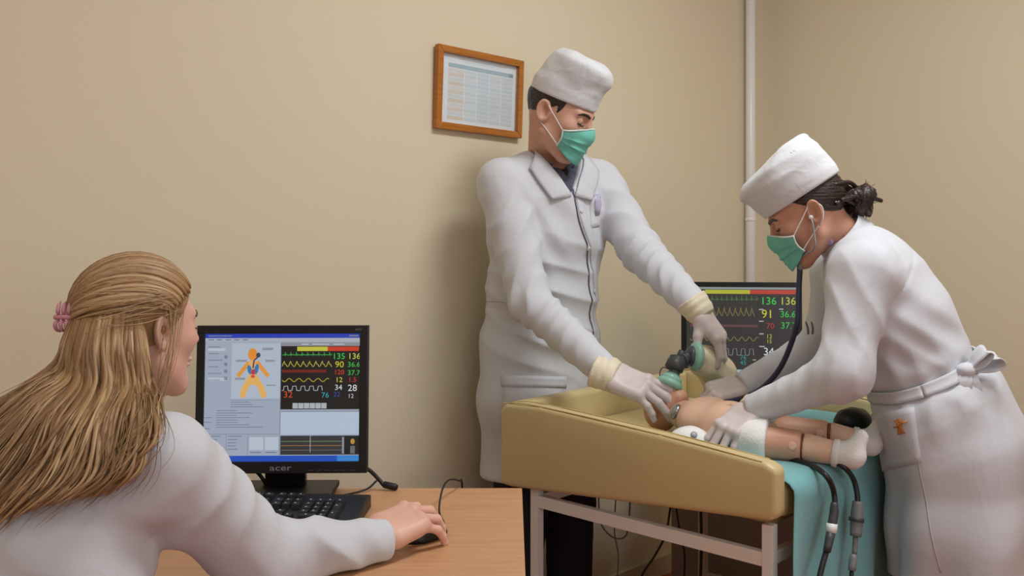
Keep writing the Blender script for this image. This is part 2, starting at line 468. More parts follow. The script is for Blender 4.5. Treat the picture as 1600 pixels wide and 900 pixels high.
# framed document on the back wall
M_frame = mat('oak_frame', (188, 120, 44), 0.35, rgb2=(165, 98, 32), vscale=12, stretch=(1, 1, 12), bump=0.04)
M_paper = mat('paper', (226, 236, 242), 0.6, var=0.01)
u_l, u_r = wall_uv(676), wall_uv(809.5)
ZL = RM(u_l, 0).y
z_top = CAM_H - (69 - HORIZON) / F_PX * ZL; z_bot = CAM_H - (200.4 - HORIZON) / F_PX * ZL
pw = u_l - u_r; ph = z_top - z_bot
pc = RM((u_l + u_r) / 2, 0.0, (z_top + z_bot) / 2 - 0.004)
pic = empty('picture_frame', pc, label='oak-framed printed table hanging on the beige wall', cat='picture')
pic.rotation_euler = (math.radians(1.2), math.radians(1.3), math.atan2(-EU[1], -EU[0]))   # local x runs right along the wall, -y into the room
fw, ft = 0.021, 0.02
def frame_side(p0, p1, p2, p3):
    bm = bmesh.new(); prism_bm(bm, [Vector((a, -0.004, b)) for a, b in (p0, p1, p2, p3)], (0, -ft, 0), 0.003)
    return link('frame_side', bm_mesh('frame_side', bm), M_frame, pic)
X, Z = pw / 2, ph / 2; xi, zi = X - fw, Z - fw
frame_side((-X, Z), (X, Z), (xi, zi), (-xi, zi)); frame_side((-X, -Z), (-xi, -zi), (xi, -zi), (X, -Z))
frame_side((-X, -Z), (-X, Z), (-xi, zi), (-xi, -zi)); frame_side((X, Z), (X, -Z), (xi, -zi), (xi, zi))
doc = boxo('document', (-xi - .003, -0.008, -zi - .003), (xi + .003, -0.006, zi + .003), M_paper, pic)
def prt(u0, v0, u1, v1, rgb, nm='print_row'):
    m = mat('print_%d_%d_%d' % rgb, rgb, 0.7, var=0.05, vscale=90)
    a, b = -xi + u0 * 2 * xi, -xi + u1 * 2 * xi; c, d = zi - v0 * 2 * zi, zi - v1 * 2 * zi
    boxo(nm, (a, -0.0084, d), (b, -0.0080, c), m, doc)
prt(.22, .045, .86, .055, (170, 185, 196)); prt(.3, .07, .7, .078, (190, 200, 208))
prt(.10, .125, .96, .185, (138, 178, 190), 'header_band'); prt(.90, .125, .96, .185, (146, 190, 176), 'header_cell')
for r in range(12):
    v0 = .20 + r * .0625
    prt(.10, v0, .30, v0 + .054, [(210, 214, 212), (214, 200, 184), (205, 214, 222), (212, 196, 176)][r % 4], 'table_cell')
    for c in range(4):
        a = .315 + c * .163
        prt(a, v0, a + .15, v0 + .054, [(204, 216, 224), (196, 210, 220), (206, 216, 220), (198, 212, 214)][(r * 3 + c * 5 + r * c) % 4], 'table_cell')
M_pglass = mat('picture_glass', (245, 250, 255), 0.15, var=0.0, alpha=0.12)
boxo('glass', (-xi - .002, -0.0135, -zi - .002), (xi + .002, -0.012, zi + .002), M_pglass, pic)

# ================================================================== DESK
M_desk = mat('beech_laminate', (206, 158, 116), 0.42, rgb2=(194, 144, 102), vscale=5, stretch=(1.2, 14, 1), bump=0.0)
M_desk_edge = mat('beech_edge', (190, 132, 86), 0.5)
DX0, DX1, DY0, DY1 = -0.985, 0.0215, 1.455, 2.05
desk = empty('desk', ((DX0 + DX1) / 2, (DY0 + DY1) / 2, 0), label='light beech desk carrying the computer in front of the seated woman', cat='desk')
boxo('desk_top', (DX0, DY0, .726), (DX1, DY1, .75), M_desk, desk, .002, True)
boxo('side_panel', (DX1 - .03, DY0 + .03, 0), (DX1 - .008, DY1 - .02, .726), M_desk, desk, .001, True)
boxo('side_panel', (DX0 + .008, DY0 + .03, 0), (DX0 + .03, DY1 - .02, .726), M_desk, desk, .001, True)
boxo('back_panel', (DX0 + .03, DY1 - .05, .3), (DX1 - .03, DY1 - .032, .726), M_desk, desk, .001, True)

# ================================================================== MONITORS
M_blk = mat('black_plastic', (22, 22, 24), 0.42, bump=0.03, bscale=300)
M_blk2 = mat('glossy_black', (12, 12, 13), 0.25)
M_silver = mat('silver_print', (150, 152, 156), 0.4)
def emis(rgb, k=1.0):
    return mat('glow_%d_%d_%d' % tuple(rgb), rgb, 0.4, var=0.0, emit=k)
def text_mesh(s, size, depth=0.0):
    cu = bpy.data.curves.new('lettering', 'FONT'); cu.body = s; cu.size = size; cu.align_x = 'CENTER'; cu.align_y = 'CENTER'
    cu.extrude = depth; cu.resolution_u = 3
    ob = bpy.data.objects.new('lettering', cu)
    COL.objects.link(ob)
    me = bpy.data.meshes.new_from_object(ob)
    bpy.data.objects.remove(ob); bpy.data.curves.remove(cu)
    # font lies in xy -> stand up in xz, facing -y
    me.transform(Matrix.Rotation(math.pi / 2, 4, 'X'))
    return me
class Screen:
    """flat picture shown by a monitor: thin glowing pieces laid on the panel"""
    def __init__(s, parent, W, H, zc): s.p, s.W, s.H, s.zc = parent, W, H, zc
    def xy(s, u, v): return (u - .5) * s.W, s.zc + (.5 - v) * s.H
    def quads(s, name, rects, rgb, layer, k=1.0):
        V = []; F = []
        y = -0.0004 * layer
        for (u0, v0, u1, v1) in rects:
            x0, z0 = s.xy(u0, v0); x1, z1 = s.xy(u1, v1); n = len(V)
            V += [(x0, y, z0), (x0, y, z1), (x1, y, z1), (x1, y, z0)]; F.append((n, n + 1, n + 2, n + 3))
        o = link(name, np_mesh(name, V, F), emis(rgb, k), s.p)
        if len(rects) > 1: o['kind'] = 'stuff'
        return o
    def line(s, name, pts, wd, rgb, layer, k=1.0):
        V = []; F = []; y = -0.0004 * layer
        q = [Vector((*s.xy(u, v), 0)) for u, v in pts]
        for i, p in enumerate(q):
            t = (q[min(i + 1, len(q) - 1)] - q[max(i - 1, 0)]).normalized(); nn = Vector((-t.y, t.x, 0)) * wd / 2
            V += [(p.x + nn.x, y, p.y + nn.y), (p.x - nn.x, y, p.y - nn.y)]
            if i: F.append((2 * i - 2, 2 * i - 1, 2 * i + 1, 2 * i))
        return link(name, np_mesh(name, V, F), emis(rgb, k), s.p)
    def text(s, t, u, v, size, rgb, layer, k=1.0, wide=1.0):
        me = text_mesh(t, size); x, z = s.xy(u, v)
        me.transform(Matrix.Translation((x, -0.0004 * layer, z)) @ Matrix.Diagonal((wide, 1, 1, 1)))
        return link('readout', me, emis(rgb, k), s.p)
    def blob(s, name, u, v, ru, rv, rgb, layer, rot=0, k=1.0):
        y = -0.0004 * layer; x, z = s.xy(u, v); V = []
        for i in range(18):
            a = 2 * math.pi * i / 18; dx, dz = ru * s.W * math.cos(a), rv * s.H * math.sin(a)
            V.append((x + dx * math.cos(rot) - dz * math.sin(rot), y, z + dx * math.sin(rot) + dz * math.cos(rot)))
        return link(name, np_mesh(name, V, [list(range(18))[::-1]]), emis(rgb, k), s.p)
def monitor(loc, yaw, tilt, W, H, label, zbot, logo):
    """W,H outer size, zbot bottom edge above the support; local -y faces the viewer"""
    t = empty('computer_monitor', loc, yaw, label=label, cat='monitor')
    bz = 0.017; bb = 0.024
    bm = bmesh.new()
    # bezel ring as four bars, rear shell behind
    for lo, hi in (((-W / 2, -.004, H - bz), (W / 2, .022, H)), ((-W / 2, -.004, 0), (W / 2, .022, bb)),
                   ((-W / 2, -.004, bb), (-W / 2 + bz, .022, H - bz)), ((W / 2 - bz, -.004, bb), (W / 2, .022, H - bz))):
        box_bm(bm, [(a + b) / 2 for a, b in zip(lo, hi)], [b - a for a, b in zip(lo, hi)], 0, .0015)
    R = Matrix.Translation((0, 0, zbot)) @ Matrix.Rotation(tilt, 4, 'X')
    bez = link('bezel', bm_mesh('bezel', bm), M_blk, t); bez.matrix_local = R
    bm = bmesh.new(); box_bm(bm, (0, .022, H / 2), (W - .02, .03, H - .02), 0, .006); box_bm(bm, (0, .045, H / 2), (W * .6, .03, H * .6), 0, .01)
    sh = link('rear_shell', bm_mesh('rear_shell', bm), M_blk, t); sh.matrix_local = R
    sw, sh_ = W - 2 * bz, H - bz - bb
    bm = bmesh.new(); box_bm(bm, (0, .006, bb + sh_ / 2), (sw, .010, sh_), 0)
    scr = link('screen', bm_mesh('screen', bm), M_blk2, t); scr.matrix_local = R
    S = Screen(scr, sw, sh_, bb + sh_ / 2)
    if logo:
        me = text_mesh('acer', 0.021, .0004); me.transform(Matrix.Translation((0.0, -.0045, bb * .47)) @ Matrix.Diagonal((1.25, 1, .8, 1)))
        link('lettering', me, M_silver, bez)
        me = text_mesh('V173', 0.006, .0002); me.transform(Matrix.Translation((W / 2 - .02, -.0045, H - .009)))
        link('lettering', me, M_silver, bez)
        bm = bmesh.new()
        for k in range(6): box_bm(bm, (W / 2 - .03 - k * .017, -.0042, .006), (.011, .001, .0016))
        link('button_row', bm_mesh('button_row', bm), mat('grey_print', (70, 70, 74), .5), bez)['kind'] = 'stuff'
    # stand
    bm = bmesh.new(); box_bm(bm, (0, .05, (zbot + .09) / 2), (.085, .024, zbot + .07), 0, .004)
    link('stand_neck', bm_mesh('stand_neck', bm), M_blk2, t)
    bm = bmesh.new(); box_bm(bm, (0, .03, .006), (.215, .115, .012), 0, .004)
    link('stand_base', bm_mesh('stand_base', bm), M_blk, t)
    return t, S
def wave_pts(kind, u0, u1, v, amp, per):
    pts = []; n = int((u1 - u0) / per)
    for i in range(n):
        a = u0 + i * per
        if kind == 'ecg': q = [(0, 0), (.3, 0), (.36, -.2), (.42, 0), (.5, -1), (.56, .3), (.62, 0), (.8, -.3), (.9, 0)]
        elif kind == 'saw': q = [(0, .6), (.2, -.5), (.3, -.95), (.45, .1), (.55, -.05), (.8, .8)]
        elif kind == 'sine': q = [(.1 * j, .5 * math.sin(.2 * math.pi * j)) for j in range(10)]
        elif kind == 'sqr': q = [(0, .8), (.18, .7), (.26, -.75), (.66, -.85), (.74, .75)]
        else: q = [(0, .1), (.5, -.1)]
        pts += [(a + x * per, v + y * amp) for x, y in q]
    return pts
# --- desk monitor
mon1, S1 = monitor((-0.478, 1.985, .75), math.radians(1.0), math.radians(-4), 0.355, 0.304,
                   'black desk monitor showing a body diagram and coloured vital sign traces', .048, True)
KS = 0.8
G = (168, 180, 198)
S1.quads('window_area', [(0, 0, 1, 1)], G, 1, KS)
S1.quads('title_bar', [(0, 0, 1, .034)], (40, 66, 190), 2, KS); S1.quads('taskbar', [(0, .955, 1, 1)], (34, 84, 196), 2, KS)
S1.quads('task_tray', [(.86, .957, 1, .998)], (60, 140, 220), 3, KS)
S1.quads('menu_bar', [(0, .036, 1, .06)], (184, 188, 198), 2, KS)
S1.quads('menu_text', [(.02 + i * .055, .043, .055 + i * .055, .052) for i in range(5)] + [(.02, .012, .17, .022), (.93, .01, .99, .024)], (120, 130, 160), 3, KS)
S1.quads('diagram_area', [(.172, .075, .488, .51)], (186, 198, 214), 2, KS)
S1.quads('side_text', [(.02, .10 + i * .052, .02 + random.uniform(.06, .11), .107 + i * .052) for i in range(6)] + [(.125, .17 + i * .056, .145, .195 + i * .056) for i in range(4)], (128, 138, 160), 3, KS)
S1.quads('side_field', [(.02, .115, .13, .135), (.02, .345, .135, .37)], (196, 206, 218), 3, KS)
S1.quads('callout', [(.37, .11, .44, .13), (.2, .205, .27, .222), (.39, .205, .45, .222), (.195, .345, .26, .362), (.40, .40, .46, .41)], (150, 158, 172), 3, KS)
o = (236, 160, 70); o2 = (240, 186, 104)
S1.blob('figure_head', .307, .162, .030, .048, (238, 150, 52), 4, 0, KS)
S1.line('figure_arm', [(.285, .225), (.245, .285), (.213, .335)], .0085, o, 4, KS)
S1.line('figure_arm', [(.335, .22), (.37, .275), (.41, .335)], .0085, o, 4, KS)
S1.blob('figure_torso', .312, .275, .036, .075, o2, 4, 0, KS); S1.blob('figure_hips', .312, .365, .045, .038, o2, 5, 0, KS)
S1.line('figure_leg', [(.285, .38), (.258, .43), (.245, .50)], .0125, o2, 4, KS)
S1.line('figure_leg', [(.34, .38), (.368, .43), (.385, .50)], .0125, o2, 4, KS)
S1.blob('lung', .290, .283, .014, .038, (60, 130, 190), 6, .25, KS); S1.blob('lung', .334, .278, .014, .042, (60, 130, 190), 6, -.2, KS)
S1.blob('heart', .314, .30, .013, .022, (206, 60, 60), 7, 0, KS); S1.blob('stomach', .312, .335, .014, .012, (214, 90, 60), 7, 0, KS)
S1.line('airway', [(.312, .27), (.318, .21), (.337, .19), (.345, .17)], .003, (50, 70, 120), 7, KS); S1.blob('face_mask', .345, .168, .014, .02, (60, 70, 90), 7, 0, KS)
rows = [(.08, .60 + i * .0185, .08 + random.uniform(.12, .34), .605 + i * .0185) for i in range(8)] + [(.17, .535 + i * .018, .17 + random.uniform(.1, .28), .54 + i * .018) for i in range(3)] + [(.0, .655, .05, .66), (.0, .69, .05, .695), (.0, .74, .04, .746)]
S1.quads('list_text', rows, (120, 130, 152), 3, KS)
S1.quads('rule', [(0, .785, .488, .789), (.172, .52, .488, .523), (.145, .79, .148, .95), (.283, .79, .286, .95), (.488, .07, .492, .95)], (130, 140, 160), 3, KS)
S1.quads('preview_box', [(.295, .81, .385, .91), (.395, .81, .482, .91)], (196, 208, 222), 3, KS)
S1.quads('small_text', [(.01, .80 + i * .025, .01 + random.uniform(.05, .1), .806 + i * .025) for i in range(5)] + [(.155, .80 + i * .025, .155 + random.uniform(.05, .1), .806 + i * .025) for i in range(5)] + [(.3, .925, .37, .933), (.4, .925, .47, .933)], (120, 130, 150), 3, KS)
S1.quads('vitals_area', [(.492, .098, 1, .595)], (26, 24, 24), 3, KS)
S1.quads('vitals_header', [(.492, .07, 1, .098)], (150, 152, 158), 3, KS); S1.quads('header_text', [(.62, .08, .67, .088), (.69, .08, .8, .088), (.83, .08, .9, .088)], (200, 204, 210), 4, KS)
S1.quads('yellow_bar', [(.595, .103, .792, .137)], (206, 204, 70), 4, KS); S1.quads('red_bar', [(.792, .103, .995, .137)], (214, 62, 40), 4, KS)
S1.line('heart_trace', wave_pts('ecg', .50, .83, .168, .024, .036), .0013, (60, 180, 80), 5, KS)
S1.line('pulse_trace', wave_pts('saw', .50, .83, .24, .026, .041), .0013, (206, 196, 80), 5, KS)
S1.line('pressure_trace', wave_pts('flat', .50, .83, .295, .01, .03), .006, (120, 34, 30), 5, KS)
S1.line('oxygen_trace', wave_pts('sine', .50, .83, .365, .026, .062), .0018, (170, 160, 50), 5, KS)
S1.line('breath_trace', wave_pts('sqr', .50, .83, .43, .022, .055), .0014, (196, 200, 206), 5, KS)
for t, u, v, sz, c in (('135', .865, .18, .020, (60, 210, 90)), ('136', .965, .18, .020, (216, 214, 90)), ('90', .87, .245, .021, (216, 210, 60)), ('36.6', .963, .245, .017, (60, 200, 80)),
                       ('37.7', .963, .31, .017, (60, 200, 80)), ('12', .868, .365, .017, (216, 210, 60)), ('1.5', .955, .365, .016, (206, 56, 50)), ('34', .865, .425, .018, (226, 228, 232)), ('28', .955, .43, .022, (226, 228, 232)),
                       ('120', .868, .305, .016, (214, 70, 44)), ('32', .54, .48, .022, (214, 80, 46)), ('76', .78, .485, .018, (50, 170, 180)), ('22', .855, .478, .016, (70, 76, 170)), ('12', .945, .492, .014, (206, 208, 214))):
    S1.text(t, u, v, sz * .86, c, 6, KS, 1.05)
S1.quads('tool_button', [(.57 + i * .037, .545, .604 + i * .037, .588) for i in range(6)], (186, 190, 194), 5, KS)
S1.quads('note_pane', [(.495, .605, 1, .79)], (190, 206, 226), 4, KS); S1.quads('pane_rule', [(.495, .605, 1, .615)], (150, 160, 176), 5, KS)
S1.quads('trend_area', [(.495, .80, .905, .948)], (58, 56, 60), 4, KS); S1.quads('trend_side', [(.905, .80, 1, .948)], (30, 30, 32), 4, KS)
S1.quads('trend_line', [(.50, .842, .89, .846)], (110, 160, 110), 5, KS); S1.quads('trend_line', [(.50, .875, .89, .879)], (190, 130, 70), 5, KS)
S1.quads('trend_line', [(.50, .91, .89, .914)], (120, 116, 130), 5, KS); S1.quads('cursor_line', [(.686, .80, .689, .93)], (200, 204, 210), 6, KS)
S1.quads('scroll_bar', [(.892, .81, .905, .94)], (150, 154, 160), 6, KS); S1.quads('level_icon', [(.945, .88, .975, .94)], (110, 112, 116), 6, KS); S1.blob('alert_icon', .96, .845, .014, .022, (190, 150, 60), 6, 0, KS)

# --- vital signs monitor on the cabinet behind the table
mon2, S2 = monitor((0.775, 3.24, .745), math.radians(-6), math.radians(-2), 0.40, 0.345,
                   'black vital signs monitor behind the changing table showing green and yellow numbers', .035, False)
K2 = 0.75
S2.quads('vitals_area', [(0, 0, 1, .915)], (60, 58, 58), 1, K2)
S2.quads('status_strip', [(0, 0, 1, .025)], (150, 160, 160), 2, K2)
S2.quads('button_strip', [(0, .915, 1, 1)], (176, 204, 214), 1, K2); S2.quads('strip_mark', [(.1 + i * .12, .94, .16 + i * .12, .965) for i in range(7)], (140, 170, 182), 2, K2)
S2.quads('yellow_bar', [(.17, .03, .58, .075)], (196, 196, 66), 2, K2); S2.quads('red_bar', [(.58, .03, 1, .075)], (202, 72, 56), 2, K2)
S2.line('heart_trace', wave_pts('ecg', .03, .67, .14, .045, .045), .0012, (84, 150, 84), 3, K2)
S2.line('pulse_trace', wave_pts('saw', .03, .67, .28, .055, .05), .0014, (170, 152, 84), 3, K2)
S2.line('pressure_trace', wave_pts('flat', .03, .67, .43, .01, .04), .008, (112, 74, 80), 3, K2)
S2.line('oxygen_trace', wave_pts('sine', .03, .67, .575, .045, .07), .0016, (164, 158, 80), 3, K2)
S2.line('breath_trace', wave_pts('sqr', .03, .67, .72, .045, .075), .0016, (166, 168, 172), 3, K2)
for t, u, v, sz, c in (('136', .745, .155, .040, (70, 216, 90)), ('136', .92, .155, .040, (206, 214, 90)), ('91', .735, .30, .044, (220, 214, 70)), ('36.6', .92, .30, .034, (66, 206, 86)),
                       ('37.7', .925, .425, .034, (66, 206, 86)), ('70', .76, .43, .030, (190, 66, 62)), ('12', .75, .545, .022, (206, 202, 70)), ('15', .75, .60, .020, (206, 202, 70)),
                       ('34', .745, .715, .040, (226, 228, 232)), ('5', .91, .73, .044, (226, 228, 232)), ('76', .515, .78, .024, (60, 160, 160)), ('45', .515, .84, .024, (60, 160, 160)), ('1.28', .73, .82, .028, (84, 84, 170))):
    S2.text(t, u, v, sz * .9, c, 5, K2, 1.0)
S2.quads('unit_mark', [(.66, .24, .70, .252), (.84, .235, .88, .247), (.66, .37, .70, .382), (.66, .51, .70, .522), (.66, .65, .71, .662), (.85, .65, .90, .662), (.60, .80, .63, .81), (.60, .85, .63, .86)], (190, 190, 190), 4, K2)
M_cab = mat('grey_brown_laminate', (158, 146, 136), 0.6)
TO = np.array((-0.033, 2.5)); TA = np.array((.7302, -.6833)); TB = np.array((.6833, .7302))
cq = TO + TA * .21 + TB * 1.12
cab = empty('side_cabinet', (cq[0], cq[1], 0), math.atan2(TA[1], TA[0]), label='grey-brown side cabinet under the vital signs monitor', cat='cabinet')
boxo('cabinet_body', (-.31, -.17, .05), (.40, .20, .725), M_cab, cab, .003); boxo('cabinet_top', (-.33, -.19, .725), (.42, .22, .745), M_cab, cab, .003)
boxo('cabinet_plinth', (-.29, -.13, 0), (.38, .18, .05), M_cab, cab)
for x0, x1 in ((-.30, .043), (.047, .39)):
    d = boxo('cabinet_door', (x0, -.188, .06), (x1, -.17, .715), M_cab, cab, .002)
    boxo('handle', ((.02 if x0 < 0 else .06) - .006, -.20, .52), ((.02 if x0 < 0 else .06) + .006, -.188, .62), M_silver, d, .002)

# ================================================================== KEYBOARD, MOUSE, CABLES
M_key = mat('key_plastic', (34, 35, 38), 0.45, var=.1, vscale=40)
kb = empty('keyboard', (-.518, 1.832, .75), math.radians(-2.5), label='black computer keyboard lying on the desk before the monitor', cat='keyboard')
bm = bmesh.new()
prism_bm(bm, [Vector((-.235, -.085, .0)), Vector((-.235, .085, .0)), Vector((-.235, .085, .026)), Vector((-.235, .06, .026)), Vector((-.235, -.085, .013))], (.47, 0, 0), .003)
link('case', bm_mesh('case', bm), M_blk, kb)
def key_mesh(wd, dp):
    bm = bmesh.new(); r = bmesh.ops.create_cube(bm, size=1); 
    for v in r['verts']:
        k = .78 if v.co.z > 0 else 1.0
        v.co = Vector((v.co.x * wd * k, v.co.y * dp * k + (.001 if v.co.z > 0 else 0), (v.co.z + .5) * .008))
    me = bm_mesh('key', bm); me.materials.append(M_key); return me
KM = {}
def key(x, y, wd, dp=.0165):
    k_ = (round(wd, 4), dp)
    if k_ not in KM: KM[k_] = key_mesh(wd, dp)
    o = bpy.data.objects.new('key', KM[k_]); COL.objects.link(o); o.parent = kb
    slope = math.atan2(.013, .145)
    o.location = (x, y, .0132 + (y + .085) * .0897); o.rotation_euler = (slope, 0, 0)
    return o
U = .0188
def row(y, x, widths):
    for wd in widths:
        if wd > 0: key(x + wd * U / 2, y, wd * U - .0022)
        x += abs(wd)* U
    return x
KX = -.228
row(.052, KX, [1, -.9] + [1] * 4 + [-.45] + [1] * 4 + [-.45] + [1] * 4 + [-.35] + [1] * 3)
row(.024, KX, [1] * 13 + [1.9, -.35, 1, 1, 1, -.35, 1, 1, 1, 1])
row(.0055, KX, [1.45] + [1] * 12 + [1.45, -.35, 1, 1, 1, -.35, 1, 1, 1])
row(-.013, KX, [1.75] + [1] * 11 + [2.15, -3.7, 1, 1, 1])
row(-.0315, KX, [2.2] + [1] * 10 + [2.7, -1.35, 1, -1.35, 1, 1, 1])
row(-.05, KX, [1.3, 1.2, 1.3, 6.0, 1.3, 1.2, 1.3, 1.3, -.35, 1, 1, 1, -.35, 2, 1])
for y in (-.004, -.041): key(KX + 22.1 * U, y, U - .0022, .035)
leg = mat('key_print', (190, 192, 196), .5)
V = []; F = []
for c in list(kb.children):
    if c.name.startswith('key') and c.location.x > -.2:
        x, y, z = c.location; n = len(V); z = z + .0083
        for dx, dy in ((-.0035, 0), (-.0005, 0), (-.0005, .0035), (-.0035, .0035)): V.append((x + dx, y + dy, z + dy * .0897))
        F.append((n, n + 1, n + 2, n + 3))
link('key_print', np_mesh('key_print', V, F), leg, kb)['kind'] = 'stuff'
M_cable = mat('black_rubber', (16, 16, 17), 0.5)

mouse_c = np.array((-.154, 1.722, .75))
mouse = empty('computer_mouse', mouse_c, math.radians(-38), label='small black computer mouse under the woman\'s right hand', cat='mouse')
bm = bmesh.new(); bmesh.ops.create_uvsphere(bm, u_segments=20, v_segments=12, radius=1)
for v in bm.verts:
    v.co = Vector((v.co.x * .029 * (1 - .12 * v.co.y), v.co.y * .05, max(v.co.z, -.05) * .033 + .002))
    if v.co.y > 0: v.co.z *= 1 - .25 * (v.co.y / .05)
link('mouse_shell', bm_mesh('mouse_shell', bm), M_blk, mouse, True)
lathe('scroll_wheel', [(.0001, -.003), (.008, -.003), (.008, .003), (.0001, .003)], (0, .03, .023), (1, 0, 0), M_key, mouse, 16)
tube('mouse_cable', [mouse_c + (.030, .037, .008), np.array((-.128, 1.79, .757)), np.array((-.140, 1.845, .762)), np.array((-.137, 1.89, .79)), np.array((-.128, 1.945, .794)), np.array((-.112, 2.025, .772)), np.array((-.107, 2.06, .75)), np.array((-.105, 2.075, .60))], .0021, M_cable, mouse, 6, 8, world=True)
mc = empty('video_cable', (-.27, 2.02, .75), label='black video cable with a plug running off behind the desk monitor', cat='cable')
tube('cord', [(-.33, 2.02, .805), (-.305, 2.03, .795), (-.285, 2.035, .775), (-.272, 2.03, .762)], .0042, M_cable, mc, 8, 8, world=True)
lathe('plug', [(.0045, 0), (.0075, .006), (.0075, .028), (.005, .034)], (-.275, 2.033, .763), (.8, -.1, -.16), M_cable, mc, 12, world=True)
kc = tag(tube('keyboard_cable', [(-.40, 1.945, .757), (-.375, 1.955, .754), (-.34, 1.985, .754), (-.305, 2.015, .757), (-.285, 2.028, .772)], .0024, M_cable, None, 6, 8), 'thin black cable curving from the keyboard to the plug', 'cable')
tag(tube('power_cable', [(-.55, 2.02, .80), (-.535, 2.03, .785), (-.52, 2.035, .76), (-.515, 2.055, .74), (-.515, 2.065, .5)], .004, M_cable, None, 8, 8), 'black power cable drooping beneath the left of the desk monitor', 'cable')
# ================================================================== CHANGING TABLE
TO = np.array((-0.033, 2.5)); TA = np.array((.7302, -.6833)); TB = np.array((.6833, .7302))
T_ANG = math.atan2(TA[1], TA[0])
def TP(a, b, z):
    q = TO + TA * a + TB * b; return np.array((q[0], q[1], z))
M_vinyl = mat('beige_vinyl', (206, 187, 138), 0.42, var=.03, vscale=5, bump=0.05, bscale=160)
M_vinyl2 = mat('vinyl_piping', (196, 170, 112), 0.45)
M_metal_w = mat('white_painted_steel', (228, 224, 220), 0.35, var=.02)
M_teal = mat('teal_sheet', (116, 176, 180), 0.85, var=.03, vscale=14, bump=0.12, bscale=220, sheen=.2)
tb = empty('changing_table', (TO[0], TO[1], 0), T_ANG, label='padded beige vinyl changing table on white steel legs', cat='table')
DECK = .775
def side_panel(b0, b1):
    prof = [(0.0, .64), (0.0, .835), (.02, .853), (.14, .858), (.5, .84), (.76, .820), (.785, .808), (.785, .712), (.77, .70), (.04, .638)]
    bm = bmesh.new(); prism_bm(bm, [Vector((a, b0, z)) for a, z in prof], (0, b1 - b0, 0), .013, 3)
    o = link('side_pad', bm_mesh('side_pad', bm), M_vinyl, tb, True)
    # piping seam along the rim
    for b in (b0 + .006, b1 - .006):
        tube('seam', [(a, b, z) for a, z in ((.004, .66), (.003, .83), (.022, .8515), (.14, .8575), (.5, .8395), (.750, .8200))], .0015, M_vinyl2, o, 5, 4, True)
    return o
side_panel(0, .045); side_panel(.815, .86)
bm = bmesh.new(); box_bm(bm, (.026, .43, .745), (.05, .768, .212), 0, .013); link('head_pad', bm_mesh('head_pad', bm), M_vinyl, tb, True)
bm = bmesh.new(); box_bm(bm, (.415, .43, .735), (.725, .765, .075), 0, .02); link('mattress', bm_mesh('mattress', bm), M_vinyl, tb, True)
bm = bmesh.new(); box_bm(bm, (.40, .43, .688), (.70, .75, .018)); link('base_board', bm_mesh('base_board', bm), mat('plywood', (190, 160, 110), .7), tb)
lg = .024
LEGS = [(.10, .035), (.752, .035), (.10, .825), (.752, .825)]
for a, b in LEGS:
    o = boxo('leg', (a - lg / 2, b - lg / 2, 0.01), (a + lg / 2, b + lg / 2, .685), M_metal_w, tb, .002)
    lathe('foot_cap', [(.016, 0), (.016, .012)], (a, b, 0), (0, 0, 1), M_cable, o, 12)
for b in (.035, .825): boxo('rail', (.112, b - .01, .595), (.74, b + .01, .625), M_metal_w, tb, .002)
for a in (.10, .752): boxo('cross_rail', (a - .01, .047, .60), (a + .01, .813, .625), M_metal_w, tb, .002)
for b in (.035, .825): boxo('lower_rail', (.112, b - .009, .20), (.74, b + .009, .222), M_metal_w, tb, .002)

# teal sheet: over the foot half of the mattress, then hanging down past the foot end
na, nbb = 74, 64
arc = np.linspace(0, 1.12, na); bbs = np.linspace(.05, .805, nbb)
g = np.zeros((na, nbb, 3))
for i, s in enumerate(arc):
    for j, b in enumerate(bbs):
        L0 = .41                                    # flat run from a=.36 to a=.77, then a rounded drop
        r = .032
        wv = .004 * math.sin(b * 31 + s * 9) + .0035 * math.sin(b * 13 - s * 17)
        bd = b
        if s < L0: a, z = .36 + s, DECK + .004 + wv * .6
        elif s < L0 + r * math.pi / 2:
            t = (s - L0) / r; a, z = .77 + r * math.sin(t), DECK + .004 - r * (1 - math.cos(t)) + wv * .6
        else:
            dn = s - L0 - r * math.pi / 2; fl = min(1, dn / .3)
            a = .802 + fl * (.010 * math.sin(b * 34 + .6) + .012 * math.sin(b * 17 + 2.1)) + wv * .5 + .03 * dn
            z = DECK + .004 - r - dn
            bd = b - .05 * fl * (1 - (b - .058) / .74) * (1 + .3 * math.sin(dn * 12))
        g[i, j] = TP(a, bd, z)
def grid_normals(g):
    du = np.gradient(g, axis=0); dv = np.gradient(g, axis=1); n = np.cross(du, dv); return n / (np.linalg.norm(n, axis=2)[:, :, None] + 1e-12)
V, F = sheet_arrays(g, grid_normals(g), .0025)
tag(link('bed_sheet', np_mesh('bed_sheet', V, F), M_teal, None, True), 'teal cloth sheet hanging over the foot of the changing table', 'sheet')

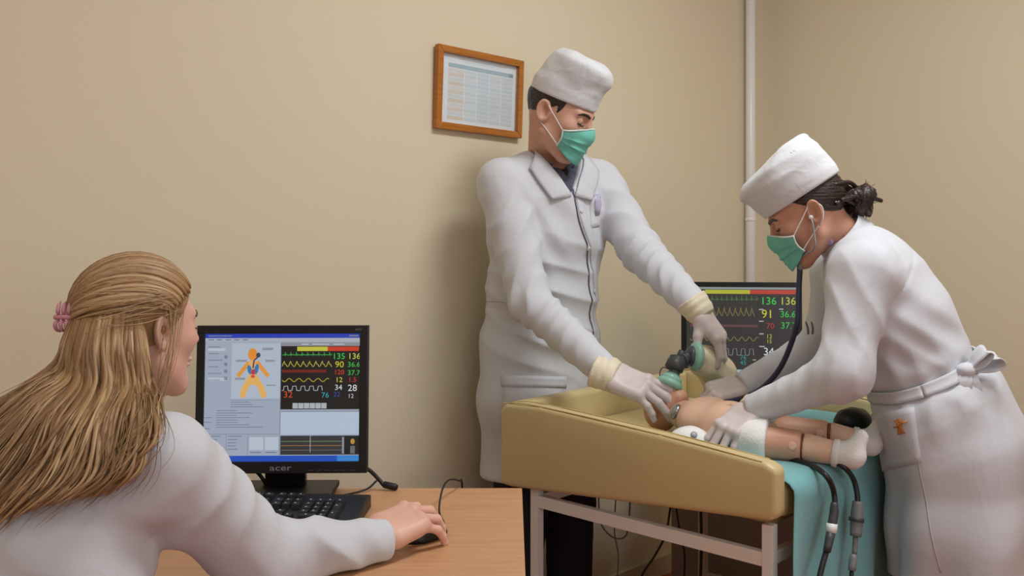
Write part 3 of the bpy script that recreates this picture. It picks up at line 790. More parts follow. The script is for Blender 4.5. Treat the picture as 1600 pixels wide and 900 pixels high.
# hose and cable hanging over the sheet
M_hose = mat('black_hose', (26, 27, 30), 0.4); M_grey = mat('grey_plastic', (120, 124, 126), 0.45); M_cond = mat('dark_grey_plastic', (62, 64, 66), .45)
h1 = empty('black_hose', TP(.9, .1, .5), label='black hose with a white band hanging over the teal sheet, nearer the padded side', cat='hose')
def on_deck(px, py, z):
    return P(px, py, (CAM_H - z) * F_PX / (py - HORIZON))
def on_drop(px, py, off):
    """point in front of the hanging part of the sheet"""
    k = (px - 800) / F_PX; Y = 2.05
    for _ in range(4):
        z = CAM_H - (py - HORIZON) / F_PX * Y
        a = .815 + off + .03 * max(0, DECK - z)
        b = (k * (TO[1] + TA[1] * a) - TO[0] - TA[0] * a) / (TB[0] - k * TB[1]); Y = TO[1] + TA[1] * a + TB[1] * b
    return P(px, py, Y)
hp = [on_deck(1195, 707, .787), on_deck(1235, 717, .787), on_deck(1268, 727, .788), on_drop(1292, 745, .012), on_drop(1303, 770, .014), on_drop(1304, 800, .02), on_drop(1300, 826, .02), on_drop(1292, 858, .02), on_drop(1281, 900, .02), on_drop(1272, 960, .02)]
tube('hose', hp, .0062, M_hose, h1, 10, 8, world=True)
tube('coupling', [on_drop(1304, 785, .024), on_drop(1303, 803, .024), on_drop(1300, 820, .024)], [.0075, .0098, .0098, .0095], M_cond, h1, 12, 4, world=True)
tube('white_band', [on_drop(1300, 818, .024), on_drop(1299, 832, .024)], .0115, M_white_gloss, h1, 14, 2, world=True)
tube('coupling', [on_drop(1298, 833, .024), on_drop(1292, 862, .024)], [.0098, .008], M_cond, h1, 12, 3, world=True)
h2 = empty('black_cable', TP(.9, .25, .5), label='black cable ending in grey connectors hanging over the teal sheet beside the nurse', cat='cable')
cp = [on_deck(1255, 706, .787), on_deck(1290, 717, .788), on_drop(1318, 730, .012), on_drop(1333, 748, .014), on_drop(1339, 770, .02), on_drop(1340, 785, .024)]
tube('cable', cp, .006, M_hose, h2, 8, 8, world=True)
tube('connector', [on_drop(1340, 783, .024), on_drop(1339, 808, .024), on_drop(1337, 838, .024)], [.011, .0138, .0138, .0125], M_grey, h2, 12, 5, world=True)
tube('collar', [on_drop(1338.5, 809, .024), on_drop(1338, 815, .024)], .0165, M_cond, h2, 14, 2, world=True)
tube('thin_cord', [on_drop(1337, 838, .024), on_drop(1335, 868, .024)], .006, M_grey, h2, 8, 4, world=True)
tube('connector', [on_drop(1334, 866, .024), on_drop(1331, 892, .024)], [.008, .0095, .0085], M_grey, h2, 10, 4, world=True)
tube('thin_cord', [on_drop(1331, 890, .024), on_drop(1328, 930, .024), on_drop(1320, 990, .024)], .005, M_hose, h2, 8, 4, world=True)

# cords hanging below the table
names = ['thick black cord hanging below the table beside the far leg', 'thin black cord hanging below the table and leaning left', 'grey cord looping down below the head of the table', 'thin grey cord hanging straight near the man\'s legs', 'dark cord slanting right below the table']
cords = [([P(1095, 790, 2.9), P(1096, 850, 2.9), P(1094, 920, 2.9), P(1090, 1000, 2.9)], .0045, M_hose),
         ([P(1048, 790, 2.85), P(1040, 835, 2.85), P(1022, 870, 2.85), P(1003, 900, 2.85), P(985, 960, 2.85)], .0035, M_hose),
         ([P(935, 770, 2.75), P(938, 815, 2.75), P(955, 838, 2.75), P(975, 840, 2.76), P(982, 820, 2.78), P(985, 775, 2.8)], .0025, M_grey),
         ([P(962, 780, 2.8), P(960, 830, 2.8), P(966, 870, 2.8), P(962, 930, 2.8)], .002, M_grey),
         ([P(1056, 790, 2.85), P(1062, 830, 2.85), P(1070, 872, 2.85), P(1066, 940, 2.85)], .0028, M_hose)]
for (pts, r, m), nm in zip(cords, names): tag(tube('hanging_cord', pts, r, m, None, 6, 8), nm, 'cord')
# black rubber bulb on the sheet behind the feet
bl = empty('rubber_bulb', P(1333, 690, 2.42), label='black rubber bulb lying on the sheet behind the manikin\'s feet', cat='bulb')
bc = P(1333, 677, 2.42); bc[2] = DECK + .042
lathe('bulb', [(.004, -.05), (.018, -.046), (.032, -.03), (.038, 0), (.032, .03), (.018, .046), (.008, .055), (.008, .07)], bc, (.9, .3, 0), M_hose, bl, 20, world=True)
# ================================================================== PEOPLE: shared builders
M_coat = mat('white_cotton', (206, 209, 216), 0.85, var=.012, vscale=9, bump=0.10, bscale=35, sheen=.15)
M_cap = mat('white_cap_cotton', (214, 217, 222), 0.85, var=.012, vscale=14, bump=0.10, bscale=60, sheen=.15)
add_creases(M_coat, 6.5, .6, .014, (.3, .5, .2), (1, 1, .55)); add_creases(M_cap, 14, .6, .008)
M_stitch = mat('white_stitching', (200, 198, 204), 0.9)
M_glove = mat('latex_glove', (206, 194, 192), 0.45, var=.03, vscale=25, bump=0.10, bscale=120, sss=.1)
M_cuff = mat('latex_cuff', (226, 216, 190), 0.5, var=.02, bump=.15, bscale=90)
M_mask = mat('green_mask', (112, 196, 180), 0.8, var=.03, vscale=30, bump=0.06, bscale=150)
M_mask_w = mat('white_mask_edge', (218, 228, 226), 0.8)
M_skin_m = mat('skin_tan', (208, 162, 138), 0.5, rgb2=(198, 146, 124), vscale=14, bump=0.03, bscale=160, sss=.12)
M_skin_n = mat('skin_olive', (206, 158, 132), 0.5, rgb2=(196, 142, 118), vscale=14, bump=0.03, bscale=160, sss=.12)
M_skin_w = mat('skin_fair', (228, 184, 164), 0.5, rgb2=(220, 168, 150), vscale=16, bump=0.03, bscale=160, sss=.12)
M_hair_d = mat('dark_brown_hair', (46, 32, 26), 0.45, rgb2=(30, 22, 18), vscale=60, stretch=(1, 1, 6), bump=.3, bscale=240)
M_hair_b = mat('black_hair', (34, 24, 22), 0.42, rgb2=(52, 36, 30), vscale=60, bump=.2, bscale=240)
M_trouser = mat('dark_navy_trousers', (24, 26, 34), 0.8, bump=.1, bscale=90)
M_shoe = mat('black_leather', (20, 18, 18), 0.4)
M_eye = mat('eye_white', (226, 220, 214), 0.25)
M_elastic = mat('white_elastic', (226, 224, 220), 0.7)

def hand_field(curl, spread, thumb, sc=1.0, fat=0.0):
    """local: wrist at 0, +y to the fingers, +x thumb side, +z back of the hand.
    curl: 4 x (mcp, pip, dip) in degrees; spread: 4 angles; thumb: (out, down, bend)"""
    roots = [(.031, .092, .002), (.010, .097, .004), (-.011, .093, .002), (-.030, .084, -.002)]
    lens = [(.042, .025, .020), (.046, .029, .021), (.043, .027, .020), (.033, .020, .018)]
    rads = [.0092, .0095, .009, .008]
    chains = []
    for (r, l, rad, c, sp) in zip(roots, lens, rads, curl, spread):
        a = -math.radians(sp); pts = [np.array(r)]; bend = 0
        side = np.array((math.sin(a), math.cos(a), 0))
        for k in range(3):
            bend += math.radians(c[k]); d = side * math.cos(bend) + np.array((0, 0, -1)) * math.sin(bend)
            pts.append(pts[-1] + d * l[k])
        chains.append((pts, rad))
    o, dn, bd = [math.radians(t) for t in thumb]
    tp = [np.array((.024, .028, -.006))]
    d = np.array((math.sin(o) * math.cos(dn), math.cos(o) * math.cos(dn), -math.sin(dn)))
    tp.append(tp[0] + d * .040)
    d2 = np.array((math.sin(o - bd) * math.cos(dn), math.cos(o - bd) * math.cos(dn), -math.sin(dn)))
    tp.append(tp[1] + d2 * .030)
    d3 = np.array((math.sin(o - 1.6 * bd) * math.cos(dn), math.cos(o - 1.6 * bd) * math.cos(dn), -math.sin(dn)))
    tp.append(tp[2] + d3 * .024)
    def f(p):
        p = p / sc
        palm = d_box(p, (0, .055, 0), (.040, .045, .0145), .0135)
        palm = smin(palm, d_cap(p, (.022, .022, -.006), (.026, .06, -.006), .016, .013), .012)
        palm = smin(palm, d_cap(p, (-.026, .02, -.004), (-.030, .07, -.004), .015, .012), .012)
        palm = smin(palm, d_loft(p, [(0, -.012, 0), (0, .0, 0), (0, .02, 0)], (1, 0, 0), [.026, .027, .031], [.018, .019, .018], .01), .018)
        fing = None
        for (pts, rad) in chains:
            c = smin(d_cap(p, pts[0], pts[1], rad * 1.06, rad), d_cap(p, pts[1], pts[2], rad * 1.04, rad * .92), .003)
            c = smin(c, d_cap(p, pts[2], pts[3], rad * .92, rad * .76), .003)
            c = smin(c, d_sph(p, pts[0] + (0, -.002, .003), rad * 1.12), .006)
            fing = c if fing is None else np.minimum(fing, c)
        th = smin(d_cap(p, tp[0], tp[1], .0155, .0115), d_cap(p, tp[1], tp[2], .0112, .0100), .006)
        th = smin(th, d_cap(p, tp[2], tp[3], .0102, .0078), .004)
        out = smin(smin(palm, fing, .008), th, .010)
        return out * sc - fat
    tips = [c[0][-1] * sc for c in chains] + [tp[-1] * sc]
    return f, tips, chains, tp
def frame_of(yv, zv, mirror=False):
    y = nz(yv); z = np.asarray(zv, float); z = z - y * (z @ y); z = nz(z); x = np.cross(y, z)
    if mirror: x = -x
    return np.stack([x, y, z], 1)
def hand_obj(name, wrist, fdir, back, left, curl, spread, thumb, sc, fat, m, parent, nails=None, cuff=None, h=.0021, collect=None):
    """right hands have the thumb at +x = y cross z; left hands are mirrored"""
    # for a right hand, palm down (z up), fingers along y: the thumb lies at -x, so mirror the right one
    R = frame_of(fdir, back, mirror=not left)
    f, tips, ch, tp = hand_field(curl, spread, thumb, sc, fat)
    lo = np.array((-.075, -.055, -.10)) * sc; hi = np.array((.105, .20, .05)) * sc
    V, F = mesh_field(f, lo, hi, h, margin=.004)
    V = lap(V, F, 2, .45)
    if not left: F = F[:, ::-1]
    V = V @ R.T + np.asarray(wrist)
    if collect is not None: collect[0].append((V, F)); o = None
    else: o = link(name, np_mesh(name, V, F), m, parent, True, True)
    tipw = [t @ R.T + np.asarray(wrist) for t in tips]
    if nails is not None:
        for (pts, rad) in ch + [(tp, .0098)]:
            a, b = pts[-2] * sc, pts[-1] * sc; d = nz(b - a)
            side = np.cross(d, (0, 0, 1)); side = nz(side); up = np.cross(side, d)
            c = b + up * rad * sc * .70 - d * .0005
            q = []
            for u in (-1, 0, 1):
                for w_ in (-1, 0, 1):
                    q.append(c + side * u * rad * .55 + d * w_ * .0045 - up * (abs(u) * rad * .22 + (w_ > 0) * .0012))
            g = np.array(q).reshape(3, 3, 3); nn = np.tile(up, (3, 3, 1))
            V2, F2 = sheet_arrays(g, nn, .0012); V2 = V2 @ R.T + np.asarray(wrist)
            if collect is not None: collect[1].append((V2, F2))
            else: link('fingernail', np_mesh('fingernail', V2, F2), nails, o, True, True)
    if cuff is not None:
        # rolled rim of the glove around the sleeve end
        def fc(p):
            q = (p - np.asarray(wrist)) @ R
            d = d_loft(q, [(0, -cuff[1], 0), (0, cuff[2], 0)], (1, 0, 0), [cuff[0], cuff[0] * .86], [cuff[0] * .86, cuff[0] * .72], 0)
            d = smax(d, np.abs(q[:, 1] - (cuff[2] - cuff[1]) / 2) - (cuff[1] + cuff[2]) / 2, .006)
            return d - .0008 * waves(q, 3, 120) - .0010 * np.sin(q[:, 1] * 300)
        w = np.asarray(wrist)
        field_obj('glove_cuff', fc, w - .085, w + .085, .003, M_cuff, o, 1, .006)
    return R, tipw

def head_field(neck_to, neck_r=.054, sc=1.0, male=False, lids=True):
    """local head: +y face, +z up, +x the head's right; neck_to in local coordinates"""
    def f(p):
        p = p / sc
        ax = np.stack([np.abs(p[:, 0]), p[:, 1], p[:, 2]], 1)
        d = d_ell(p, (0, -.014, .030), (.074, .093, .078))
        d = smin(d, d_ell(p, (0, .030, -.030), (.060, .060, .082)), .04)
        jw = .006 if male else 0
        d = smin(d, d_cap(ax, (.050 + jw, .002, -.062), (.016 + jw, .064, -.106), .019, .017), .03)
        d = smin(d, d_sph(p, (0, .070, -.106), .017), .025)
        d = smin(d, d_sph(ax, (.040, .056, -.022), .021), .022)
        d = smin(d, d_cap(ax, (.008, .083, .023), (.040, .070, .022), .010, .009), .014)
        d = smax(d, -d_ell(ax, (.032, .096, .003), (.018, .016, .012)), .012)
        d = smin(d, d_sph(ax, (.031, .073, .003), .0138), .004)                 # eyeball under the lid
        d = smin(d, d_cap(p, (0, .088, .014), (0, .106, -.027), .0075, .0105), .010)
        d = smin(d, d_sph(ax, (.0115, .097, -.031), .0078), .006)
        d = smax(d, -d_sph(ax, (.006, .104, -.039), .0035), .003)
        d = smin(d, d_ell(p, (0, .087, -.061), (.023, .012, .0055)), .004)
        d = smin(d, d_ell(p, (0, .085, -.071), (.020, .012, .0065)), .004)
        # ears
        c, s = math.cos(.22), math.sin(.22)
        q = ax - np.array((.078, -.012, -.008)); q = np.stack([q[:, 0] - .45 * (-q[:, 1] - .0) , q[:, 1] * c - q[:, 2] * s * -1, q[:, 2] * c - q[:, 1] * s], 1)
        ear = d_ell(q, (0, 0, 0), (.0075, .0185, .031))
        rr = np.sqrt((q[:, 1] / .0165) ** 2 + (q[:, 2] / .029) ** 2)
        rim = np.sqrt((q[:, 0] - .0055) ** 2 + ((rr - .9) * .020) ** 2) - .0040
        ear = smin(ear, rim, .004)
        ear = smax(ear, -d_ell(q, (.011, .003, -.001), (.0125, .0105, .019)), .002)
        d = smin(d, ear, .006)
        d = smin(d, d_cap(p, (0, -.026, -.030), neck_to, neck_r, neck_r * 1.04), .030)
        return d * sc
    return f
def head_frame(fwd, up=(0, 0, 1)):
    y = nz(fwd); z = np.asarray(up, float); z = nz(z - y * (z @ y)); return np.stack([np.cross(y, z), y, z], 1)
def in_frame(f, R, o):
    o = np.asarray(o, float)
    return lambda p: f((p - o) @ R)
def face_details(Hf, R, o, sc, hair, parent, open_eye=False):
    """eyebrows, lashes laid on the face"""
    L = lambda x, y, z: np.asarray(o) + R @ (np.array((x, y, z)) * sc)
    for s in (-1, 1):
        strip_on('eyebrow', Hf, [L(s * .012, .098, .0195), L(s * .026, .095, .0245), L(s * .040, .085, .024), L(s * .050, .074, .018)], [.006, .0075, .006, .002], None, hair, parent, .0022, n=4)
        strip_on('eyelashes', Hf, [L(s * .017, .09, -.003), L(s * .025, .092, -.006), L(s * .034, .09, -.0065), L(s * .044, .08, -.003)], [.001, .0025, .003, .001], None, hair, parent, .003, n=4)
def mask_obj(Hf, R, o, sc, parent, top=-.012, bot=-.118, ear_pts=True):
    """pleated surgical mask over nose and chin, loops to the ears"""
    L = lambda x, y, z: np.asarray(o) + R @ (np.array((x, y, z)) * sc)
    sm = lambda p: smin(Hf(p), smin(d_sph(p, L(0, .088, -.040), .022 * sc), smin(d_sph(p, L(0, .078, -.095), .024 * sc), d_cap(p, L(.042, .05, -.05), L(-.042, .05, -.05), .022 * sc, .022 * sc), .02), .03), .035)
    nu, nv = 27, 22
    g = np.zeros((nv, nu, 3)); 
    for i in range(nv):
        v = i / (nv - 1)
        for j in range(nu):
            u = j / (nu - 1) * 2 - 1; au = abs(u)
            th = u * 1.18
            # top rises over the nose bridge, sinks at the sides
            zt = top + .004 * math.cos(u * 3.0) - .020 * au ** 1.5; zb = bot + .032 * au ** 1.6
            z = zt + (zb - zt) * v
            r = .075
            g[i, j] = L(r * math.sin(th) * 1.0, .030 + (.078 + .012 * math.sin(math.pi * v)) * math.cos(th), z)
    q, nn = drape(sm, g.reshape(-1, 3), .0035 * sc)
    vv = np.repeat(np.linspace(0, 1, nv), nu); uu = np.tile(np.linspace(-1, 1, nu), nv)
    env = np.clip(1.15 - np.abs(uu) ** 3, 0, 1)
    pleat = np.zeros_like(vv)
    for c in (.32, .52, .70): pleat += .0042 * np.clip((vv - c) / .10, 0, 1) * (vv < c + .10) 
    q = q + nn * (pleat * env)[:, None] * sc
    V, F = sheet_arrays(q.reshape(g.shape), nn.reshape(g.shape), .0012)
    mk = link('face_mask', np_mesh('face_mask', V, F), M_mask, parent, True, True)
    gq = q.reshape(g.shape); gn = nn.reshape(g.shape)
    def edge(a, b, nm, wd):
        pa = gq[a, :]; 
    # white bound edges
    tube('top_binding', [gq[0, j] + gn[0, j] * .0012 for j in range(0, nu, 2)], .0023 * sc, M_mask_w, mk, 6, 3, world=True)
    for s, col in ((1, nu - 1), (-1, 0)):
        tube('side_binding', [gq[i, col] + gn[i, col] * .001 for i in range(0, nv, 3)], .0022 * sc, M_mask_w, mk, 6, 3, world=True)
        e_top = L(s * .083, -.016, .018); e_mid = L(s * .078, -.034, -.004); e_bot = L(s * .079, -.022, -.032)
        def out(p):   # keep the loop outside the skin
            p, n_ = drape(Hf, p[None], .0022, 3) if Hf(p[None])[0] < .0022 else (p[None], None)
            return p[0]
        mids1 = [out(gq[0, col] * (1 - t) + e_top * t) for t in (0, .25, .5, .75)]
        mids2 = [out(gq[-3, col] * t + e_bot * (1 - t)) for t in (.25, .5, .75, 1)]
        tube('ear_loop', mids1 + [e_top, e_mid, e_bot] + mids2, .0015 * sc, M_elastic, mk, 6, 5, world=True)
    return mk

def cap_obj(o, R, rim, prof, parent, seed, name='cap', tilt_top=(0, 0), seam_z=.018, band=.03, m=None):
    """cloth cap; prof: list of (z, half width x, half depth y, centre y) in head local metres"""
    Z = [q[0] for q in prof]; A = [q[1] for q in prof]; B = [q[2] for q in prof]; CY = [q[3] for q in prof]
    z0, z1 = Z[0], Z[-1]
    o = np.asarray(o)
    def f(p):
        q = (p - o) @ R
        z = np.clip(q[:, 2], z0, z1)
        a = np.interp(z, Z, A); b = np.interp(z, Z, B); cy = np.interp(z, Z, CY)
        x = q[:, 0]; y = q[:, 1] - cy
        d = (np.sqrt((x / a) ** 2 + (y / b) ** 2) - 1) * np.minimum(a, b)
        top = z1 + .010 * (1 - (x / .09) ** 2 - (y / .1) ** 2) + tilt_top[0] * y + tilt_top[1] * x
        d = smax(d, q[:, 2] - top, .020)
        up = np.clip((q[:, 2] - z0 - band) / .03, 0, 1)
        th = np.arctan2(y, x)
        d = d - up * (.0060 * folds(q, (.25, .3, 1.0), seed, 50) * (.5 + .5 * waves(q, seed + 9, 18)) + .0036 * waves(q, seed + 2, 55)) + .0025 * up
        d = d - .0012 * waves(q, seed + 5, 40)
        d = d - (1 - up) * .0012                            # the band stands proud
        rimz = z0 + rim * y
        d = smax(d, rimz - q[:, 2], .004)
        inner = d + .006
        return smax(d, -np.maximum(inner, q[:, 2] - (z1 - .012)), .002)
    return field_obj(name, f, o - .22, o + .22, .0034, m or M_cap, parent, 1), f
# ================================================================== STANDING MAN
def body_mesh(name, parts, m, parent):
    Vs = []; Fs = []; n = 0
    for V, F in parts: Vs.append(V); Fs.append(F + n); n += len(V)
    return link(name, np_mesh(name, np.concatenate(Vs), np.concatenate(Fs)), m, parent, True, True)
MS = nz((.85, .53, 0)); MF = nz((.53, -.85, 0))                    # man's left direction, facing
man = empty('person', (.09, 2.9, 0), label='standing man in white coat, cap and green mask bending over the manikin\'s head', cat='person')
mHo = np.array((.140, 2.755, 1.638)); mHR = head_frame((.80, -.42, -.43))
m_neck = np.array((.105, 2.855, 1.49))
mHF = in_frame(head_field((mHR.T @ (m_neck - mHo)) / 1.02, .056, 1.02, True), mHR, mHo)
mSh = {-1: np.array((-.030, 2.755, 1.435)), 1: np.array((.262, 2.935, 1.445))}    # right, left
mEl = {-1: P(828, 472, 2.64), 1: P(1001, 392, 2.80)}
mWr = {-1: P(950, 584, 2.48), 1: P(1091, 484, 2.575)}
mC = [(.085, 2.885, .55), (.085, 2.885, .80), (.085, 2.883, .95), (.092, 2.875, 1.12), (.105, 2.862, 1.28), (.113, 2.850, 1.40), (.116, 2.846, 1.475)]
mA = [.190, .192, .185, .170, .180, .178, .095]; mB = [.148, .146, .138, .124, .128, .108, .060]
def m_torso(p, off=0.0):
    d = d_loft(p, mC, MS, [a + off for a in mA], [b + off for b in mB], .03)
    for s in (-1, 1):
        d = smin(d, d_cap(p, (.113, 2.85, 1.475), mSh[s] + (0, 0, .0), .062 + off, .066 + off), .05)
    return d
def m_sleeve(p, s):
    a = d_cap(p, mSh[s], mEl[s], .070, .056); b = d_cap(p, mEl[s], mWr[s], .056, .041)
    d = smin(a, b, .02)
    ax = nz(mWr[s] - mEl[s])
    d = d - .0160 * folds(p, ax + .5 * nz(mSh[s] - mEl[s]) + .25 * MF, 11 + s, 62, .9) * (near(p, mEl[s], .085) + .55 * near(p, (mEl[s] + mWr[s]) / 2, .1)) * np.clip(np.linalg.norm(p - mWr[s], axis=1) / .10, 0, 1) \
          - .0140 * folds(p, nz(mEl[s] - mSh[s]) * .6 + .7 * MS * -s, 21 + s, 48, .9) * near(p, mSh[s] + (mEl[s] - mSh[s]) * .35, .12) + .001
    return smax(d, (p - mWr[s]) @ ax - .002, .004)
def m_body(p):
    q = p - np.array((.1, 2.865, 0)); lat = q @ MS; fw = q @ MF; z = p[:, 2]
    d = m_torso(p)
    low = np.clip((1.02 - z) / .3, 0, 1)
    d = d - low * (.0040 * np.sin(lat * 46 + 2.2 * np.sin(z * 5)) * .6 + .004 * waves(p, 4, 26))
    d = d - .014 * folds(p, (.35, .1, .85), 8, 36, .9) * near(p, (.13, 2.77, 1.08), .2) - .0022 * waves(p, 9, 30)
    d = d - .010 * folds(p, MS * .8 + np.array((0, 0, .5)), 15, 42) * (near(p, mSh[-1] + (.07, -.04, -.12), .13) + near(p, mSh[1] + (-.06, -.06, -.10), .12))
    # waist seam at the back left
    d = d + .0025 * np.exp(-((z - 1.075) / .004) ** 2) * (lat < -.02)
    return d
def m_coat(p):
    q = p - np.array((.1, 2.865, 0)); lat = q @ MS; fw = q @ MF; z = p[:, 2]
    d = m_body(p)
    for s in (-1, 1): d = smin(d, m_sleeve(p, s), .022)
    # open neck and the neckline
    wv = (z - 1.405) * .62; ved = np.maximum(np.abs(lat - .004) - wv, -fw)
    d = smax(d, -np.maximum(ved, 1.405 - z), .005)
    d = smax(d, -d_cap(p, (.105, 2.848, 1.46), mHo + (-.005, .03, -.05), .066, .07), .006)
    d = smax(d, .585 + .05 * np.clip(lat * 2, -.2, .4) - z, .004)
    return smax(d, -np.maximum(d + .016, z - .80), .002)
lo, hi = (-.20, 2.42, .54), (.62, 3.08, 1.58)
field_obj('coat', m_coat, lo, hi, .0050, M_coat, man, 1)
coat_m = [c for c in man.children if c.name.startswith('coat')][0]
# collar and lapels
zN = 1.50
def mpt(lat, fw, z): return np.array((.105, 2.86, 0)) + MS * lat + MF * fw + np.array((0, 0, z))
for s in (-1, 1):
    patch_on('lapel', m_torso, [mpt(s * .062, .03, 1.49), mpt(s * .115, .06, 1.462), mpt(s * .070, .14, 1.385), mpt(s * .006, .14, 1.40)], M_coat, coat_m, 9, 10, .0035, .006, lambda u, v: .006 * np.sin(math.pi * u) * (1 - v))
    g = []
    for k in range(12):
        a = k / 11.0 * 1.05 * math.pi * .5                        # from the nape to the side of the neck
        c0 = m_neck + np.array((0, 0, -.012)) + MS * s * (.078 * math.sin(a)) - MF * (.082 * math.cos(a)) + MF * .03 * (k / 11.0) ** 2
        col = []
        for j in range(6):
            t = j / 5.0
            rad = 1 + .42 * max(0, t - .25); zz = .030 * math.sin(min(1, t / .35) * math.pi / 2) - .058 * max(0, t - .25)
            col.append(m_neck + (c0 - m_neck) * np.array((rad, rad, 1)) + np.array((0, 0, zz - .018 * (k / 11.0) ** 1.5)))
        g.append(col)
    g = np.array(g); V, F = sheet_arrays(g, grid_normals(g) * (1 if s > 0 else -1), .003)
    link('collar', np_mesh('collar', V, F), M_coat, coat_m, True, True)
# placket edge, buttons, pockets
seen_strip('placket', m_body, [(901, 292), (914, 345), (927, 400), (935, 470), (935, 530), (931, 600), (926, 680)], .030, M_coat, coat_m, .0022, 0, 6, 5)
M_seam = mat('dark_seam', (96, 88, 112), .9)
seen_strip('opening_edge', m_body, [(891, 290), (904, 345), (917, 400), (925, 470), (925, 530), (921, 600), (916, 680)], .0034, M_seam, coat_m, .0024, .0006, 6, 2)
M_btn = mat('white_button', (214, 210, 208), .3)
for px, py in ((907, 330), (919, 388), (928, 455), (930, 530)):
    c, n_ = drape(m_body, ray_hit(m_body, px, py)[None], .002)
    lathe('button', [(.0068, 0), (.0068, .002), (.0055, .003)], c[0], n_[0], M_btn, coat_m, 14, world=True)
seen_patch('breast_pocket', m_body, [(921, 308), (957, 306), (956, 352), (923, 356)], M_coat, coat_m, 7, 7, .0022)
seen_patch('id_badge', m_body, [(927, 304), (947, 303), (945, 334), (929, 337)], mat('lilac_badge', (186, 182, 206), .35), coat_m, 4, 4, .0015, .003)
seen_patch('side_pocket', m_body, [(786, 588), (882, 590), (884, 690), (783, 690)], M_coat, coat_m, 9, 9, .0024)
seen_patch('pocket_flap', m_body, [(784, 586), (884, 588), (884, 606), (784, 604)], M_coat, coat_m, 9, 4, .0022, .0024)
seen_strip('waist_seam', m_body, [(752, 472), (765, 470), (780, 471), (795, 473)], .004, M_stitch, coat_m, .0015, 0, 5, 2)
# shirt at the neck
M_shirt = mat('grey_blue_shirt', (92, 98, 116), 0.85, rgb2=(70, 74, 88), vscale=70, bump=.1, bscale=200)
def m_shirt(p):
    d = m_torso(p, -.010)
    d = smin(d, d_cap(p, (.105, 2.85, 1.45), m_neck + (.012, -.028, .035), .066, .062), .02)
    return smax(d, 1.30 - p[:, 2], .003)
def m_shirt2(p):
    d = m_shirt(p)
    d = smax(d, (p - (m_neck + np.array((.012, -.028, .022)))) @ nz(mHo - m_neck), .003)
    d = smax(d, -d_cap(p, m_neck, m_neck + (.03, -.07, .10), .058, .060), .003)
    q = p - np.array((.105, 2.86, 0)); lat = q @ MS; fw = q @ MF
    return smax(d, -np.maximum(np.maximum(np.abs(lat - .004) - (p[:, 2] - 1.452) * .42, 1.452 - p[:, 2]), -fw), .003)
gs = []
un = nz(mHo + np.array((0, .03, 0)) - m_neck); Rn = orient(un, MS)
for k in range(31):                                             # shirt collar standing round the neck, open in front
    a = -math.pi / 2 + math.pi - 2.55 + 5.1 * k / 30; col = []
    dv = None
    for j in range(5):
        t = j / 4.0; rr = .068 - .004 * t + .010 * max(0, .4 - t)
        lx, ly = math.cos(a), math.sin(a)
        # a runs symmetric about the nape
        dirn = MS * math.sin(-2.55 + 5.1 * k / 30) - MF * math.cos(-2.55 + 5.1 * k / 30)
        col.append(m_neck + dirn * rr + un * (.006 + .042 * t) + MF * .012 * t - np.array((0, 0, .022 * (1 - math.cos(-2.55 + 5.1 * k / 30)))))
    gs.append(col)
gs = np.array(gs); V, F = sheet_arrays(gs, -grid_normals(gs), .003)
shirt_collar = (V, F)
field_obj('shirt', m_shirt2, (-.12, 2.68, 1.28), (.32, 3.05, 1.60), .0042, M_shirt, man, 1)
link('shirt_collar', np_mesh('shirt_collar', *shirt_collar), M_shirt, [c for c in man.children if c.name.startswith('shirt')][0], True, True)
# body
def m_core(p):
    d = d_loft(p, mC[1:], MS, [a - .03 for a in mA[1:]], [b - .03 for b in mB[1:]], .03)
    for s in (-1, 1):
        d = smin(d, d_cap(p, mSh[s], mEl[s], .050, .040), .03); d = smin(d, d_cap(p, mEl[s], mWr[s], .040, .027), .02)
    for s, ft in ((-1, -.02), (1, .03)):
        hp = np.array((.085, 2.885, .88)) + MS * s * .085; kn = np.array((.10, 2.875, .48)) + MS * s * .09; an = np.array((.09, 2.89, .09)) + MS * s * .10
        d = smin(d, d_cap(p, hp, kn, .075, .052), .03); d = smin(d, d_cap(p, kn, an, .052, .036), .02); d = smin(d, d_cap(p, an + (0, 0, -.04), an + MF * .13 + (0, 0, -.055), .036, .03), .03)
    return d
b1 = mesh_field(mHF, mHo - .16, mHo + .16, .0027); b2 = mesh_field(m_core, (-.2, 2.4, .0), (.62, 3.1, 1.52), .011)
body_m = body_mesh('body', [(lap(b1[0], b1[1], 1), b1[1]), b2], M_skin_m, man)
face_details(mHF, mHR, mHo, 1.02, M_hair_d, body_m)
mask_obj(mHF, mHR, mHo, 1.02, man)
# trousers, shoes
def m_trou(p):
    d = None
    for s in (-1, 1):
        hp = np.array((.085, 2.885, .88)) + MS * s * .085; kn = np.array((.10, 2.875, .48)) + MS * s * .088; an = np.array((.095, 2.89, .07)) + MS * s * .095
        e = smin(d_cap(p, hp, kn, .095, .074), d_cap(p, kn, an, .074, .066), .03)
        d = e if d is None else smin(d, e, .02)
    d = d - .004 * folds(p, (0, 0, 1), 31, 40) * near(p, (.1, 2.87, .48), .2)
    return smax(smax(d, p[:, 2] - .92, .01), .06 - p[:, 2], .005)
field_obj('trousers', m_trou, (-.16, 2.7, .03), (.34, 3.08, .95), .0095, M_trouser, man, 1)
for s in (-1, 1):
    an = np.array((.095, 2.89, 0)) + MS * s * .095
    fs = lambda p: smax(smin(d_loft(p, [an - MF * .05 + (0, 0, .045), an + MF * .08 + (0, 0, .04), an + MF * .17 + (0, 0, .028)], MS, [.040, .048, .036], [.045, .038, .024], .02), d_cap(p, an + (0, 0, .05), an + (0, 0, .10), .045, .042), .02), .002 - p[:, 2], .004)
    field_obj('shoe', fs, an - (.3, .3, .01), an + (.3, .3, .14), .008, M_shoe, man, 1)
